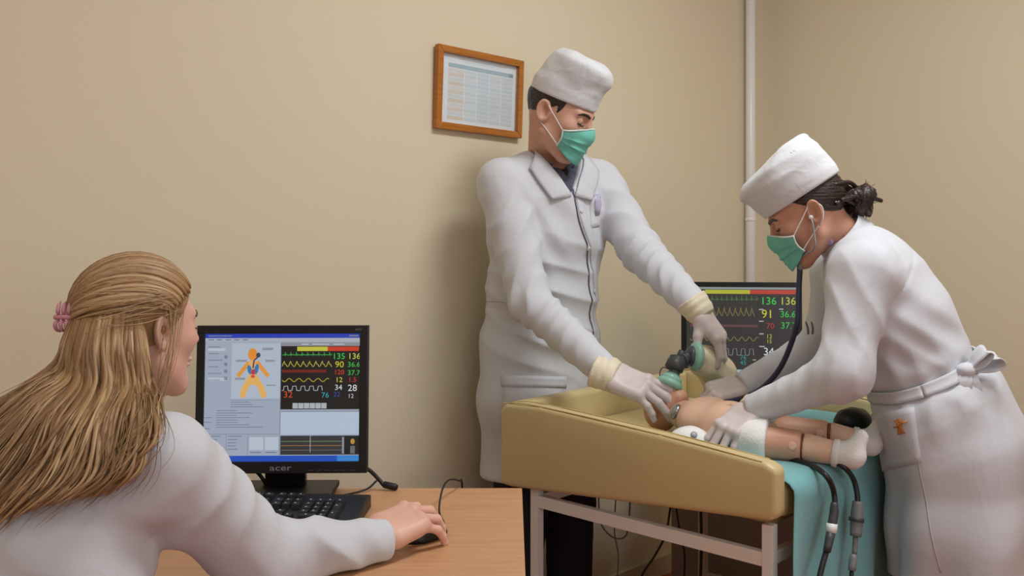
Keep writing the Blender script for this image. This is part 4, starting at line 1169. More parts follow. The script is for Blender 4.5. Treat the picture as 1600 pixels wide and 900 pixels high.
# hair below the cap
def m_hair(p):
    q = (p - mHo) @ mHR / 1.02
    d = d_ell(q, (0, -.016, .026), (.0785, .0975, .082)) - .0015 * waves(q, 6, 160)
    low = -.062 + 1.05 * np.clip(q[:, 1] + .055, 0, .2) + .012 * np.abs(waves(q, 7, 90))
    d = smax(d, low - q[:, 2], .004); d = smax(d, q[:, 2] - .05, .004)
    side = np.maximum(np.abs(q[:, 1] - .028) - .009, np.abs(q[:, 2] - .005) - .034) ; side = np.maximum(side, d_ell(q, (0, -.016, .022), (.079, .0975, .09)))
    return smin(d, np.maximum(side, -d_ell(q, (0, 0, 0), (.04, .2, .2))), .004) * 1.02
field_obj('hair', m_hair, mHo - .16, mHo + .16, .0035, M_hair_d, man, 1)
cap_obj(mHo, mHR, .02, [(.036, .083, .102, -.010), (.075, .0855, .1045, -.010), (.12, .0885, .1055, .004), (.155, .0875, .102, .012), (.166, .082, .096, .015)], man, 41, tilt_top=(-.10, 0))
# gloved hands
hand_obj('glove', mWr[-1], P(1050, 624, 2.425) - mWr[-1], (-.10, -.50, .86), False,
         [(8, 12, 10), (14, 16, 12), (18, 20, 14), (22, 22, 16)], [-3, 1, 5, 11], (38, 30, 14), 1.10, .0008, M_glove, man, cuff=(.0535, .036, .022))
hand_obj('glove', mWr[1], (.56, -.22, -.80), (.72, -.42, .52), True,
         [(26, 34, 18), (30, 38, 20), (34, 40, 22), (38, 42, 22)], [-5, 0, 4, 9], (34, 34, 12), 1.03, .0008, M_glove, man, cuff=(.0510, .034, .022))
# ================================================================== BENDING NURSE
NF = nz((-.914, .406, 0)); NL = np.array((-NF[1], NF[0], 0)) * 1.0           # NL = her left, toward the camera
if NL[1] > 0: NL = -NL
nur = empty('person', (1.03, 2.26, 0), label='bending woman in white belted coat and cap listening to the manikin', cat='person')
nHo = np.array((.705, 2.300, 1.344)); nHR = head_frame((-.84, .20, -.50)); nsc = .93
n_neck = np.array((.815, 2.315, 1.268))
nHF = in_frame(head_field((nHR.T @ (n_neck - nHo)) / nsc, .050, nsc), nHR, nHo)
nC = [(1.055, 2.235, .40), (1.050, 2.237, .62), (1.035, 2.242, .80), (1.005, 2.252, .89), (.958, 2.265, .97), (.905, 2.280, 1.09), (.862, 2.292, 1.18), (.835, 2.305, 1.245)]
nA = [.205, .200, .195, .178, .150, .160, .165, .095]; nB = [.160, .156, .154, .144, .122, .128, .112, .062]
nSh = {1: P(1347, 428, 2.165), -1: P(1315, 425, 2.46)}                        # left (near), right (far)
nEl = {1: P(1318, 584, 2.10), -1: P(1292, 535, 2.50)}
nWr = {1: P(1176, 640, 2.235), -1: P(1160, 603, 2.46)}
def n_torso(p, off=0.0):
    d = d_loft(p, nC, NL, [a + off for a in nA], [b + off for b in nB], .03)
    for s in (-1, 1):
        d = smin(d, d_cap(p, (.845, 2.30, 1.225), nSh[s], .062 + off, .066 + off), .05)
    return d
def n_sleeve(p, s):
    d = smin(d_cap(p, nSh[s], nEl[s], .074, .049), d_cap(p, nEl[s], nWr[s], .049, .035), .05)
    ax = nz(nWr[s] - nEl[s])
    d = d - .0080 * folds(p, ax + .6 * nz(nSh[s] - nEl[s]) + .3 * NL, 51 + s, 60, .9) * (near(p, nEl[s], .09) + .3 * near(p, (nEl[s] + nWr[s]) / 2, .09)) \
          - .0085 * folds(p, nz(nEl[s] - nSh[s]) * .6 + .7 * NF, 61 + s, 45, .9) * near(p, nSh[s] + (nEl[s] - nSh[s]) * .3, .12)
    return smax(d, (p - nWr[s]) @ ax - .002, .004)
WST = np.array((.962, 2.264, .962)); WUP = nz(np.array((-.40, .08, .92)))
def n_body(p):
    q = p - np.array((1.02, 2.256, 0)); lat = q @ NL; fw = q @ NF; z = p[:, 2]
    d = n_torso(p)
    th = np.arctan2(lat, fw)
    low = np.clip((.90 - z) / .3, 0, 1)
    d = d - low * (.010 * np.sin(th * 7 + 1.2 * np.sin(z * 6)) + .004 * waves(p, 14, 24))
    h = (p - WST) @ WUP
    d = d + .010 * np.exp(-(h / .022) ** 2)                                   # drawn in by the belt
    d = d - .006 * folds(p, np.cross(WUP, NL) + .2 * NL, 71, 55) * np.exp(-((np.abs(h) - .05) / .045) ** 2)
    d = d - .006 * folds(p, (.5, .1, .75), 72, 40) * near(p, (.93, 2.17, 1.08), .15)
    d = d - .0025 * waves(p, 19, 28)
    ridge = (p - nSh[1]) @ nz((.75, 0, -.65)) - .075
    d = d + .003 * np.exp(-(ridge / .004) ** 2) * near(p, nSh[1] + (.05, 0, -.03), .14)
    return d
def n_coat(p):
    d = n_body(p); z = p[:, 2]
    for s in (-1, 1): d = smin(d, n_sleeve(p, s), .022)
    d = smax(d, -d_cap(p, (.835, 2.305, 1.235), nHo + (.02, .005, -.02), .053, .06), .006)
    d = smax(d, .485 - z, .004)
    return smax(d, -np.maximum(d + .016, z - .75), .002)
field_obj('coat', n_coat, (.50, 1.94, .45), (1.28, 2.62, 1.38), .0050, M_coat, nur, 1)
coat_n = [c for c in nur.children if c.name.startswith('coat')][0]
# stand collar
g = []
ua = nz(nHo + np.array((.03, .0, .0)) - n_neck); R_ = orient(ua, NL)
for k in range(33):
    a = 2 * math.pi * k / 32; col = []
    for j in range(5):
        t = j / 4.0; rr = .069 - .009 * t
        col.append(n_neck + R_ @ np.array((rr * math.cos(a), rr * 1.04 * math.sin(a), .000 + .046 * t)))
    g.append(col)
g = np.array(g); V, F = sheet_arrays(g, -grid_normals(g), .003)
link('collar', np_mesh('collar', V, F), M_coat, coat_n, True, True)
c_ = n_neck + R_ @ np.array((.066, -.028, -.003))
M_lil = mat('lilac_embroidery', (176, 156, 206), .7)
q = P(1293, 383, 2.25); q, n_ = drape(lambda p: d_cap(p, n_neck - ua * .03, n_neck + ua * .05, .069, .062), q[None], .001)
lathe('collar_badge', [(.009, 0), (.009, .002), (.006, .003)], q[0], n_[0], M_lil, coat_n, 12, world=True)
# belt and bow
coat_ns = lambda p: n_torso(p) + .008 * np.exp(-(((p - WST) @ WUP) / .022) ** 2)
R_b = orient(WUP, NL); pts = []
for k in range(25):
    a = 2 * math.pi * k / 24; pts.append(WST + R_b @ np.array((.17 * math.cos(a), .14 * math.sin(a), 0)))
strip_on('belt', coat_ns, pts, .034, None, M_coat, coat_n, .004, .003, 4, 5)
bk, n_ = drape(coat_ns, ray_hit(n_torso, 1508, 580)[None], .012); bk = bk[0]
field_obj('bow_knot', lambda p: d_ell(p, bk, (.020, .020, .016)) - .002 * waves(p, 3, 120), bk - .05, bk + .05, .003, M_coat, coat_n)
def cloth_band(name, pts, width, sidev, parent, m=M_coat, thick=.0025):
    path = spline(pts, 8); t = np.linspace(-.5, .5, 5)
    wd = np.interp(np.linspace(0, 1, len(path)), np.linspace(0, 1, len(width)), width)
    T = np.gradient(path, axis=0); sv = np.asarray(sidev, float)
    S = sv[None] - T * ((T @ sv) / (T * T).sum(1))[:, None]; S /= np.linalg.norm(S, axis=1)[:, None]
    g = path[:, None] + S[:, None] * (t[None, :, None] * wd[:, None, None]); g[:, 2] += np.cross(T / np.linalg.norm(T, axis=1)[:, None], S) * .003
    V, F = sheet_arrays(g, grid_normals(g), thick)
    return link(name, np_mesh(name, V, F), m, parent, True, True)
for lp in ([(0, 0, 0), (.030, -.010, .030), (.058, -.016, .034), (.066, -.016, .018), (.040, -.008, .004), (0, 0, 0)],
           [(0, 0, 0), (.014, -.012, .030), (.030, -.018, .048), (.040, -.018, .040), (.024, -.010, .014), (0, 0, 0)]):
    cloth_band('bow_loop', [bk + np.array(x) for x in lp], [.018, .034, .036, .034, .018], (.2, -.9, -.4), coat_n)
for tl in ([(0, 0, 0), (.008, -.012, -.022), (.012, -.014, -.048), (.014, -.014, -.060)], [(0, 0, 0), (-.010, -.014, -.020), (-.014, -.016, -.040)]):
    cloth_band('bow_tail', [bk + np.array(x) for x in tl], [.018, .030, .032], (.9, -.3, 0), coat_n)
# pocket, orange emblem, back pleat seam
seen_patch('pocket', n_body, [(1352, 648), (1428, 636), (1440, 722), (1368, 738)], M_coat, coat_n, 10, 10, .0022)
M_or = mat('orange_print', (214, 138, 74), .7)
seen_patch('emblem', n_body, [(1402, 655), (1410, 653), (1412, 678), (1404, 679)], M_or, coat_n, 3, 5, .001, .0024)
for (p_, q_) in (((1397, 668), (1419, 658)), ((1399, 656), (1417, 676))):
    seen_strip('emblem_stroke', n_body, [p_, q_], .0035, M_or, coat_n, .001, .003, 4, 2)
seen_strip('seam', n_body, [(1433, 700), (1442, 760), (1454, 830), (1470, 895)], .003, M_stitch, coat_n, .0012, 0, 6, 2)
# pen clips in the far breast pocket
M_steel = mat('brushed_steel', (170, 172, 178), .3, metal=1.0)
for dx in (0, 8): tube('pen_clip', [P(1263 + dx * .8, 522, 2.40), P(1262 + dx, 512, 2.395), P(1259 + dx * 1.1, 503, 2.39)], [.003, .0028, .002], M_grey, coat_n, 6, 4, world=True)
# body
def n_core(p):
    d = d_loft(p, nC[2:], NL, [a - .03 for a in nA[2:]], [b - .03 for b in nB[2:]], .03)
    for s in (-1, 1):
        d = smin(d, d_cap(p, nSh[s], nEl[s], .046, .036), .03); d = smin(d, d_cap(p, nEl[s], nWr[s], .036, .023), .02)
        hp = np.array((1.025, 2.255, .82)) + NL * s * .085; kn = np.array((1.02, 2.26, .46)) + NL * s * .085; an = np.array((1.05, 2.25, .09)) + NL * s * .08
        d = smin(d, d_cap(p, hp, kn, .080, .052), .03); d = smin(d, d_cap(p, kn, an, .052, .036), .02); d = smin(d, d_cap(p, an + (0, 0, -.045), an + NF * .12 + (0, 0, -.06), .034, .028), .03)
    return d
b1 = mesh_field(nHF, nHo - .16, nHo + .16, .0026); b2 = mesh_field(n_core, (.50, 1.94, .0), (1.28, 2.62, 1.32), .011)
body_n = body_mesh('body', [(lap(b1[0], b1[1], 1), b1[1]), b2], M_skin_n, nur)
face_details(nHF, nHR, nHo, nsc, M_hair_b, body_n)
mask_obj(nHF, nHR, nHo, nsc, nur)
L = lambda x, y, z: nHo + nHR @ (np.array((x, y, z)) * nsc)
lathe('earring', [(.0005, -.003), (.003, 0), (.0005, .003)], L(-.084, -.008, -.042), (0, 0, 1), M_steel, body_n, 10, world=True)
def n_trou(p):
    d = None
    for s in (-1, 1):
        hp = np.array((1.025, 2.255, .82)) + NL * s * .085; kn = np.array((1.02, 2.26, .46)) + NL * s * .085; an = np.array((1.05, 2.25, .07)) + NL * s * .08
        e = smin(d_cap(p, hp, kn, .098, .072), d_cap(p, kn, an, .072, .060), .03); d = e if d is None else smin(d, e, .02)
    return smax(smax(d, p[:, 2] - .86, .01), .06 - p[:, 2], .005)
field_obj('trousers', n_trou, (.85, 2.02, .03), (1.25, 2.5, .9), .0095, M_trouser, nur, 1)
for s in (-1, 1):
    an = np.array((1.05, 2.25, 0)) + NL * s * .08
    fs = lambda p: smax(smin(d_loft(p, [an - NF * .05 + (0, 0, .045), an + NF * .07 + (0, 0, .038), an + NF * .15 + (0, 0, .026)], NL, [.036, .042, .032], [.042, .034, .022], .02), d_cap(p, an + (0, 0, .05), an + (0, 0, .09), .042, .040), .02), .002 - p[:, 2], .004)
    field_obj('shoe', fs, an - (.3, .3, .01), an + (.3, .3, .14), .008, M_shoe, nur, 1)
# hair under the cap and the bun
def n_hair(p):
    q = (p - nHo) @ nHR / nsc
    d = d_ell(q, (0, -.018, .026), (.080, .099, .083)) - .0016 * np.sin((q[:, 2] - .5 * q[:, 1]) * 620 + 3 * waves(q, 8, 30))
    low = -.055 + .95 * np.clip(q[:, 1] + .075, 0, .2)
    d = smax(d, low - q[:, 2], .006)
    return smax(d, q[:, 2] - .09, .004) * nsc
field_obj('hair', n_hair, nHo - .16, nHo + .16, .0034, M_hair_b, nur, 1)
hair_n = [c for c in nur.children if c.name.startswith('hair')][0]
bun = P(1341, 313, 2.30); R_q = orient(P(1341, 313, 2.3) - P(1300, 320, 2.30), (0, 1, 0))
Vs = []; Fs = []; n = 0
rb = np.random.RandomState(5)
for k in range(26):                                             # twisted locks wound into the bun
    a0 = rb.uniform(0, 6.28); r0 = rb.uniform(.012, .036); tl = rb.uniform(-.5, .5); pts = []
    for j in range(18):
        a = a0 + j / 17 * rb.uniform(3.2, 3.3); rr = r0 * (1 + .12 * math.sin(3 * a)) + .002 * rb.normal()
        zz = .030 * math.cos(a * .8 + tl * 4) * (1 - (r0 / .046) ** 2) + .004
        pts.append(bun + R_q @ np.array((rr * math.cos(a), rr * math.sin(a) * .85, zz)))
    V, F = tube_arrays(np.array(pts), np.interp(np.linspace(0, 1, 18), [0, .2, .8, 1], [.005, .0125, .0125, .004]), 6)
    Vs.append(V); Fs += [[i + n for i in f_] for f_ in F]; n += len(V)
for k in range(40):                                             # hair drawn from the nape into the bun, loose ends
    s_ = L(rb.uniform(-.07, .05), -.085 + rb.uniform(-.01, .02), rb.uniform(-.02, .06)); e_ = bun + rb.normal(size=3) * .016
    mid = (s_ + e_) / 2 + np.array((0, 0, .006)) + rb.normal(size=3) * .006
    V, F = tube_arrays(spline([s_, mid, e_], 5), .0055, 5); Vs.append(V); Fs += [[i + n for i in f_] for f_ in F]; n += len(V)
for k in range(60):
    s_ = bun + nz(rb.normal(size=3)) * .034; e_ = s_ + nz(s_ - bun + rb.normal(size=3) * .012) * rb.uniform(.008, .026)
    V, F = tube_arrays(spline([s_, (s_ + e_) / 2 + rb.normal(size=3) * .004, e_], 4), .0006, 3); Vs.append(V); Fs += [[i + n for i in f_] for f_ in F]; n += len(V)
link('bun', np_mesh('bun', np.concatenate(Vs), Fs), M_hair_b, hair_n, True, True)['kind'] = 'stuff'
lathe('hair_pin', [(.0005, -.003), (.0045, 0), (.0005, .003)], P(1306, 316, 2.235), (0, -1, .2), M_steel, hair_n, 10, world=True)
cap_obj(nHo, nHR, -.06, [(.038, .082, .101, -.010), (.065, .088, .108, -.006), (.10, .094, .116, .002), (.13, .090, .110, .002), (.150, .076, .092, -.004)], nur, 47, tilt_top=(-.22, 0), band=.026)
# gloved hands: right holds the chest piece, left rests on the belly
hand_obj('glove', nWr[-1], P(1100, 618, 2.425) - nWr[-1], (-.25, -.50, .82), False,
         [(30, 30, 14), (42, 36, 18), (52, 44, 22), (58, 50, 24)], [-4, 0, 2, 4], (26, 42, 8), .94, .0008, M_glove, nur, cuff=(.036, .012, .004))
hand_obj('glove', nWr[1], P(1137, 672, 2.20) - nWr[1], (-.45, -.55, .70), True,
         [(30, 30, 14), (32, 32, 16), (34, 34, 16), (36, 34, 18)], [-6, -1, 4, 9], (40, 30, 14), .94, .0008, M_glove, nur, cuff=(.0385, .016, .008))
# ================================================================== SEATED WOMAN
WF = nz((.55, .83, 0)); WR = nz((.83, -.55, 0))                              # facing, her right
wom = empty('person', (-.70, 1.34, 0), label='seated long-haired blonde woman in white coat working at the desk computer', cat='person')
wHo = np.array((-.598, 1.55, 1.146)); wHR = head_frame((.60, .80, -.05)); wsc = .92
w_neck = np.array((-.648, 1.485, 1.015))
wHF = in_frame(head_field((wHR.T @ (w_neck - wHo)) / wsc, .050, wsc), wHR, wHo)
wC = [(-.72, 1.30, .46), (-.705, 1.315, .62), (-.69, 1.335, .76), (-.672, 1.37, .88), (-.655, 1.41, .965), (-.648, 1.455, 1.01)]
wA = [.20, .185, .165, .172, .155, .075]; wB = [.16, .14, .118, .112, .092, .060]
wSh = {1: np.array((-.490, 1.345, .970)), -1: np.array((-.782, 1.500, .965))}
wEl = {1: np.array((-.385, 1.475, .796)), -1: np.array((-.760, 1.66, .80))}
wWr = {1: np.array((-.219, 1.600, .783)), -1: np.array((-.66, 1.83, .790))}
def w_torso(p, off=0.0):
    d = d_loft(p, wC, WR, [a + off for a in wA], [b + off for b in wB], .03)
    for s in (-1, 1): d = smin(d, d_cap(p, (-.650, 1.43, .985), wSh[s], .056 + off, .062 + off), .05)
    return d
def w_sleeve(p, s):
    d = smin(d_cap(p, wSh[s], wEl[s], .071, .056), d_cap(p, wEl[s], wWr[s], .050, .035), .04)
    ax = nz(wWr[s] - wEl[s])
    d = d - .0190 * folds(p, ax * .8 + .5 * nz(wSh[s] - wEl[s]) + np.array((.35, -.3, .2)), 81 + s, 62, .9) * np.clip(.7 + .5 * waves(p, 83, 22), .2, 1.2) * (near(p, wEl[s] + ax * .05, .09) + .6 * near(p, (wEl[s] + wWr[s]) / 2 + ax * .03, .07)) \
          - .0170 * folds(p, nz(wEl[s] - wSh[s]) * .5 + .8 * WF, 91 + s, 46, .9) * np.clip(.7 + .5 * waves(p, 93, 18), .2, 1.2) * near(p, wSh[s] + (wEl[s] - wSh[s]) * .4, .12)
    d = smax(d, .752 - p[:, 2], .008)
    return smax(d, (p - wWr[s]) @ ax - .012, .004)
def w_coat(p):
    q = p - np.array((-.67, 1.38, 0)); lat = q @ WR; fw = q @ WF; z = p[:, 2]
    d = w_torso(p)
    d = d - .014 * folds(p, WR + np.array((0, 0, .25)), 85, 34) * np.clip((.93 - z) / .15, 0, 1) - .003 * waves(p, 86, 26)
    d = d - .015 * folds(p, WR * .6 + np.array((0, 0, .8)), 87, 46) * near(p, wSh[1] + (-.06, -.03, -.10), .12)
    d = d + .003 * np.exp(-(((p - wSh[1]) @ nz(WR + np.array((0, 0, .25))) + .012) / .0045) ** 2) * near(p, wSh[1], .12)
    for s in (-1, 1): d = smin(d, w_sleeve(p, s), .022)
    d = smax(d, -d_cap(p, w_neck + (0, 0, -.03), wHo + (0, 0, -.06), .054, .06), .006)
    return smax(d, .44 - z, .004)
field_obj('coat', w_coat, (-.98, 1.10, .42), (-.15, 1.92, 1.08), .0050, M_coat, wom, 1)
coat_w = [c for c in wom.children if c.name.startswith('coat')][0]
g = []
for k in range(29):                                                         # turned-down collar around the neck
    a = -2.5 + 5.0 * k / 28; col = []
    for j in range(6):
        t = j / 5.0; rad = .066 * (1 + .50 * max(0, t - .3)); zz = .030 * math.sin(min(1, t / .4) * math.pi / 2) - .050 * max(0, t - .3)
        dirv = -WF * math.cos(a) + WR * math.sin(a)
        col.append(w_neck + dirv * rad + np.array((0, 0, -.018 + zz - .012 * (1 - math.cos(a)) * .5)))
    g.append(col)
g = np.array(g); V, F = sheet_arrays(g, -grid_normals(g), .003)
link('collar', np_mesh('collar', V, F), M_coat, coat_w, True, True)
def w_core(p):
    d = d_loft(p, wC, WR, [a - .03 for a in wA], [b - .03 for b in wB], .03)
    for s in (-1, 1):
        d = smin(d, d_cap(p, wSh[s], wEl[s], .044, .036), .03); d = smin(d, d_cap(p, wEl[s], wWr[s], .036, .024), .02)
        hp = np.array((-.70, 1.33, .50)) + WR * s * .085; kn = hp + WF * .36 + (0, 0, -.02); an = kn + (0, 0, -.40)
        d = smin(d, d_cap(p, hp, kn, .075, .052), .03); d = smin(d, d_cap(p, kn, an, .052, .034), .02); d = smin(d, d_cap(p, an + (0, 0, -.03), an + WF * .12 + (0, 0, -.045), .034, .026), .03)
    return d
b1 = mesh_field(wHF, wHo - .16, wHo + .16, .0026); b2 = mesh_field(w_core, (-1.0, 1.10, .0), (-.15, 1.95, 1.02), .011)
# hands
w_hands = []; w_nails = []
M_nail = mat('fingernail', (232, 188, 174), .3)
hand_obj('hand', wWr[1] + np.array((-.006, .000, .010)), (.66, .74, .13), (.08, -.34, .93), False,
         [(24, 36, 18), (22, 36, 18), (22, 36, 18), (24, 30, 16)], [-8, 0, 8, 20], (44, 30, 14), .95, 0, M_skin_w, wom, nails=M_nail, collect=(w_hands, w_nails))
hand_obj('hand', wWr[-1], (.55, .80, .05), (.05, .02, 1), True,
         [(16, 30, 16), (16, 30, 16), (18, 32, 18), (22, 32, 18)], [-5, 0, 4, 10], (36, 22, 12), .90, 0, M_skin_w, wom, nails=M_nail, collect=(w_hands, w_nails))

body_w = body_mesh('body', [(lap(b1[0], b1[1], 1), b1[1]), b2] + w_hands, M_skin_w, wom)
for V, F in w_nails: link('fingernail', np_mesh('fingernail', V, F), M_nail, body_w, True, True)
face_details(wHF, wHR, wHo, wsc, mat('brown_brow', (120, 88, 62), .7), body_w)
def w_trou(p):
    d = None
    for s in (-1, 1):
        hp = np.array((-.70, 1.33, .50)) + WR * s * .085; kn = hp + WF * .36 + (0, 0, -.02); an = kn + (0, 0, -.39)
        e = smin(d_cap(p, hp, kn, .088, .068), d_cap(p, kn, an, .068, .058), .03); d = e if d is None else smin(d, e, .02)
    return smax(d, .06 - p[:, 2], .004)
field_obj('trousers', w_trou, (-1.0, 1.15, .03), (-.3, 1.85, .62), .0095, M_trouser, wom, 1)
# --- hair: half tied back, long and loose
HM = [mat('blond_hair_a', (180, 146, 106), .45, var=.10, vscale=30), mat('blond_hair_b', (162, 126, 86), .45, var=.10, vscale=30),
      mat('blond_hair_c', (142, 106, 70), .45, var=.10, vscale=30), mat('blond_hair_d', (196, 164, 124), .42, var=.08, vscale=30)]
rh = np.random.RandomState(11)
class Locks:
    def __init__(s): s.V = []; s.F = []; s.M = []; s.n = 0
    def add(s, path, rad, sides, mi, flat=1.0):
        V, F = tube_arrays(path, rad, sides, flat); s.V.append(V); s.F += [[i + s.n for i in f] for f in F]; s.M += [mi] * len(F); s.n += len(V)
    def obj(s, name, parent):
        me = np_mesh(name, np.concatenate(s.V), s.F)
        for m in HM: me.materials.append(m)
        me.polygons.foreach_set('material_index', s.M)
        return link(name, me, None, parent, True, True)
hc = np.array((0, -.016, .030)); hr = np.array((.085, .106, .093))
def scalp(d, k=1.0):
    d = nz(d); return wHo + wHR @ ((hc + d * hr * k) * wsc)
def w_dome(p):
    q = (p - wHo) @ wHR / wsc
    d = d_ell(q, hc, hr * .985)
    th = np.clip(q[:, 1] + .02, 0, .2)
    low = -.075 + 1.25 * np.clip(q[:, 1] + .045, 0, .3)
    d = smax(d, low - q[:, 2], .006)
    return d * wsc
hair_w = field_obj('hair', w_dome, wHo - .16, wHo + .16, .004, HM[1], wom, 1)
LK = Locks()
clip_d = nz((-.34, -1.0, -.14))
for k in range(520):
    a = rh.uniform(-1.45, 1.45)                                  # along the hairline, left temple to right temple
    fr = rh.uniform(0, 1) ** .7
    zl = .50 - .50 * (abs(a) / 1.35) ** 1.8
    st = nz((math.sin(a) * .95, math.cos(a) * .92, zl))
    en = nz(clip_d + rh.normal(size=3) * .05)
    up = nz(np.array((math.sin(a) * .6, -.05, 1.0 - .75 * (abs(a) / 1.35) ** 2)))
    t0 = rh.uniform(0, .45) if fr < .5 else rh.uniform(0, .1)
    lift = 1.0 + rh.uniform(.0, .035); wob = rh.uniform(-.03, .03)
    path = []
    for j in range(16):
        t = t0 + (1 - t0) * j / 15
        d = nz((1 - t) ** 2 * st + 2 * t * (1 - t) * up * .9 + t * t * en)
        path.append(scalp(d + np.array((wob * math.sin(t * 3), 0, 0)), lift + .012 * math.sin(math.pi * t)))
    fine = rh.rand() < .35
    r = .0007 if fine else rh.uniform(.0016, .0034)
    LK.add(np.array(path), r * np.interp(np.linspace(0, 1, 16), [0, .15, .85, 1], [.4, 1, 1, .7]), 3 if fine else 5, rh.choice([0, 0, 1, 1, 2, 3]), 1.0)
LK.obj('tied_hair', hair_w)['kind'] = 'stuff'
guides = [[(116, 490, 1.475), (106, 528, 1.452), (98, 565, 1.44), (66, 612, 1.415), (28, 650, 1.40), (-30, 705, 1.385)],
          [(124, 486, 1.468), (112, 540, 1.435), (106, 585, 1.415), (80, 650, 1.375), (42, 720, 1.35), (-2, 785, 1.325)],
          [(138, 484, 1.462), (128, 540, 1.422), (126, 600, 1.40), (108, 680, 1.345), (72, 760, 1.305), (36, 828, 1.285)],
          [(166, 482, 1.460), (162, 540, 1.418), (164, 600, 1.398), (150, 690, 1.325), (110, 765, 1.285), (58, 820, 1.270)],
          [(194, 484, 1.462), (194, 540, 1.42), (198, 600, 1.405), (194, 680, 1.320), (168, 740, 1.275), (116, 785, 1.262)],
          [(212, 492, 1.466), (218, 545, 1.428), (222, 600, 1.415), (230, 660, 1.330), (214, 720, 1.272), (158, 776, 1.258)],
          [(224, 505, 1.472), (230, 560, 1.44), (234, 610, 1.435), (238, 650, 1.355), (238, 682, 1.295), (200, 715, 1.272)]]
G_ = np.array([[P(*q) for q in gd] for gd in guides])
nG = len(guides)
# keep guides on top of the coat
gp = G_.reshape(-1, 3)
gi = w_coat(gp); 
fix = gi < .012
if fix.any():
    q, _n = drape(w_coat, gp[fix], .014, 8); gp[fix] = q
G_ = gp.reshape(nG, 6, 3)
GS = np.array([spline(gd, 7) for gd in G_])
npt_ = GS.shape[1]; tt = np.linspace(0, 1, npt_)
LL = Locks()
camv = np.array((0, -1.0, 0))
for k in range(1500):
    fine = k >= 620
    s_ = rh.uniform(0, nG - 1); i = min(int(s_), nG - 2); fr = s_ - i
    path = GS[i] * (1 - fr) + GS[i + 1] * fr
    depth = rh.uniform(-.018, .014); ph = rh.uniform(0, 6.28); am = rh.uniform(.004, .013)
    side = np.array((.8, -.5, .1))
    end = rh.uniform(.72, 1.0) if rh.rand() < .6 else 1.0
    clump = .018 * math.sin(s_ * 9 + 1.0)
    off = rh.normal(size=3) * np.array((.007, .004, .003))
    path = path + tt[:, None] * (off * 1.2)[None] + side[None] * (am * np.sin(tt * 9.5 + ph + s_ * 2.2) * tt)[:, None] + side[None] * (clump * np.sin(tt * 8 + 1.2) * tt)[:, None]
    path = path + np.outer(np.sin(np.clip(tt * 1.6, 0, 1) * math.pi / 2), camv * -depth)
    if fine: path = path + np.outer(tt ** 2, rh.normal(size=3) * np.array((.016, .006, .012)))
    n_ = max(8, int(npt_ * end)); path = path[:n_]
    r = rh.uniform(.0005, .0009) if fine else rh.uniform(.0022, .0048)
    rad = r * np.interp(np.linspace(0, 1, n_), [0, .1, .6, .9, 1], [.7, 1, .95, .5, .1])
    LL.add(path, rad, 3 if fine else 6, rh.choice([0, 0, 1, 1, 2, 2, 3]), 1.0 if fine else .8)
LL.obj('loose_hair', hair_w)['kind'] = 'stuff'
# wisps beside the face and stray strands
LW = Locks()
for k in range(46):
    st = scalp((.93 + rh.normal() * .03, .22 + rh.uniform(-.2, .25), -.05 + rh.uniform(-.05, .35)), 1.02)
    en = P(rh.uniform(225, 262), rh.uniform(590, 668), 1.43) if k < 18 else st + wHR @ np.array((.01, -.10 - rh.uniform(0, .06), rh.uniform(-.03, .01)))
    mid = (st + en) / 2 + wHR @ np.array((.012, -.002, .004)) + rh.normal(size=3) * .004
    LW.add(spline([st, mid, en], 8), .0006, 3, rh.choice([0, 1, 3]))
LW.obj('wispy_hair', hair_w)['kind'] = 'stuff'
# pink hair claw
M_pink = mat('pink_plastic', (214, 150, 164), .3, var=.08, vscale=60)
cl = scalp(clip_d, 1.05)
clp = empty('hair_clip', cl); clp.parent = wom; clp.matrix_parent_inverse = chain(wom).inverted()
for s in (-1, 1):
    for k in range(3):
        b_ = cl + np.array((.009 * (k - 1) * .9, -.006, .004 * s))
        tube('claw_tooth', [b_ + np.array((0, -.004, 0)), b_ + np.array((.002 * s, -.011, .005 * s)), b_ + np.array((.002 * s, -.008, .014 * s)), b_ + np.array((0, .002, .019 * s))], [.0022, .0034, .003, .0012], M_pink, clp, 7, 4, world=True)
tube('claw_spine', [cl + np.array((-.013, -.012, 0)), cl + np.array((0, -.015, .001)), cl + np.array((.013, -.012, 0))], .0040, M_pink, clp, 8, 4, world=True)

# chair under the woman (mostly out of the picture)
M_chair = mat('dark_blue_fabric', (48, 54, 70), .9, bump=.1, bscale=200)
ch = empty('office_chair', (-.715, 1.30, 0), math.atan2(WF[1], WF[0]), label='dark fabric office chair under the seated blonde woman', cat='chair')
bm = bmesh.new(); box_bm(bm, (.06, 0, .395), (.42, .43, .05), 0, .02); link('seat', bm_mesh('seat', bm), M_chair, ch, True)
lathe('gas_lift', [(.025, .09), (.025, .375)], (.05, 0, 0), (0, 0, 1), M_blk, ch, 14)
for k in range(5):
    a = 2 * math.pi * k / 5
    lg_ = tube('base_arm', [(.05, 0, .10), (.05 + .14 * math.cos(a), .14 * math.sin(a), .085), (.05 + .26 * math.cos(a), .26 * math.sin(a), .07)], .016, M_blk, ch, 8, 4)
    lathe('castor', [(.004, -.011), (.026, -.011), (.026, .011), (.004, .011)], (.05 + .26 * math.cos(a), .26 * math.sin(a), .027), (-math.sin(a), math.cos(a), 0), M_blk, lg_, 14)
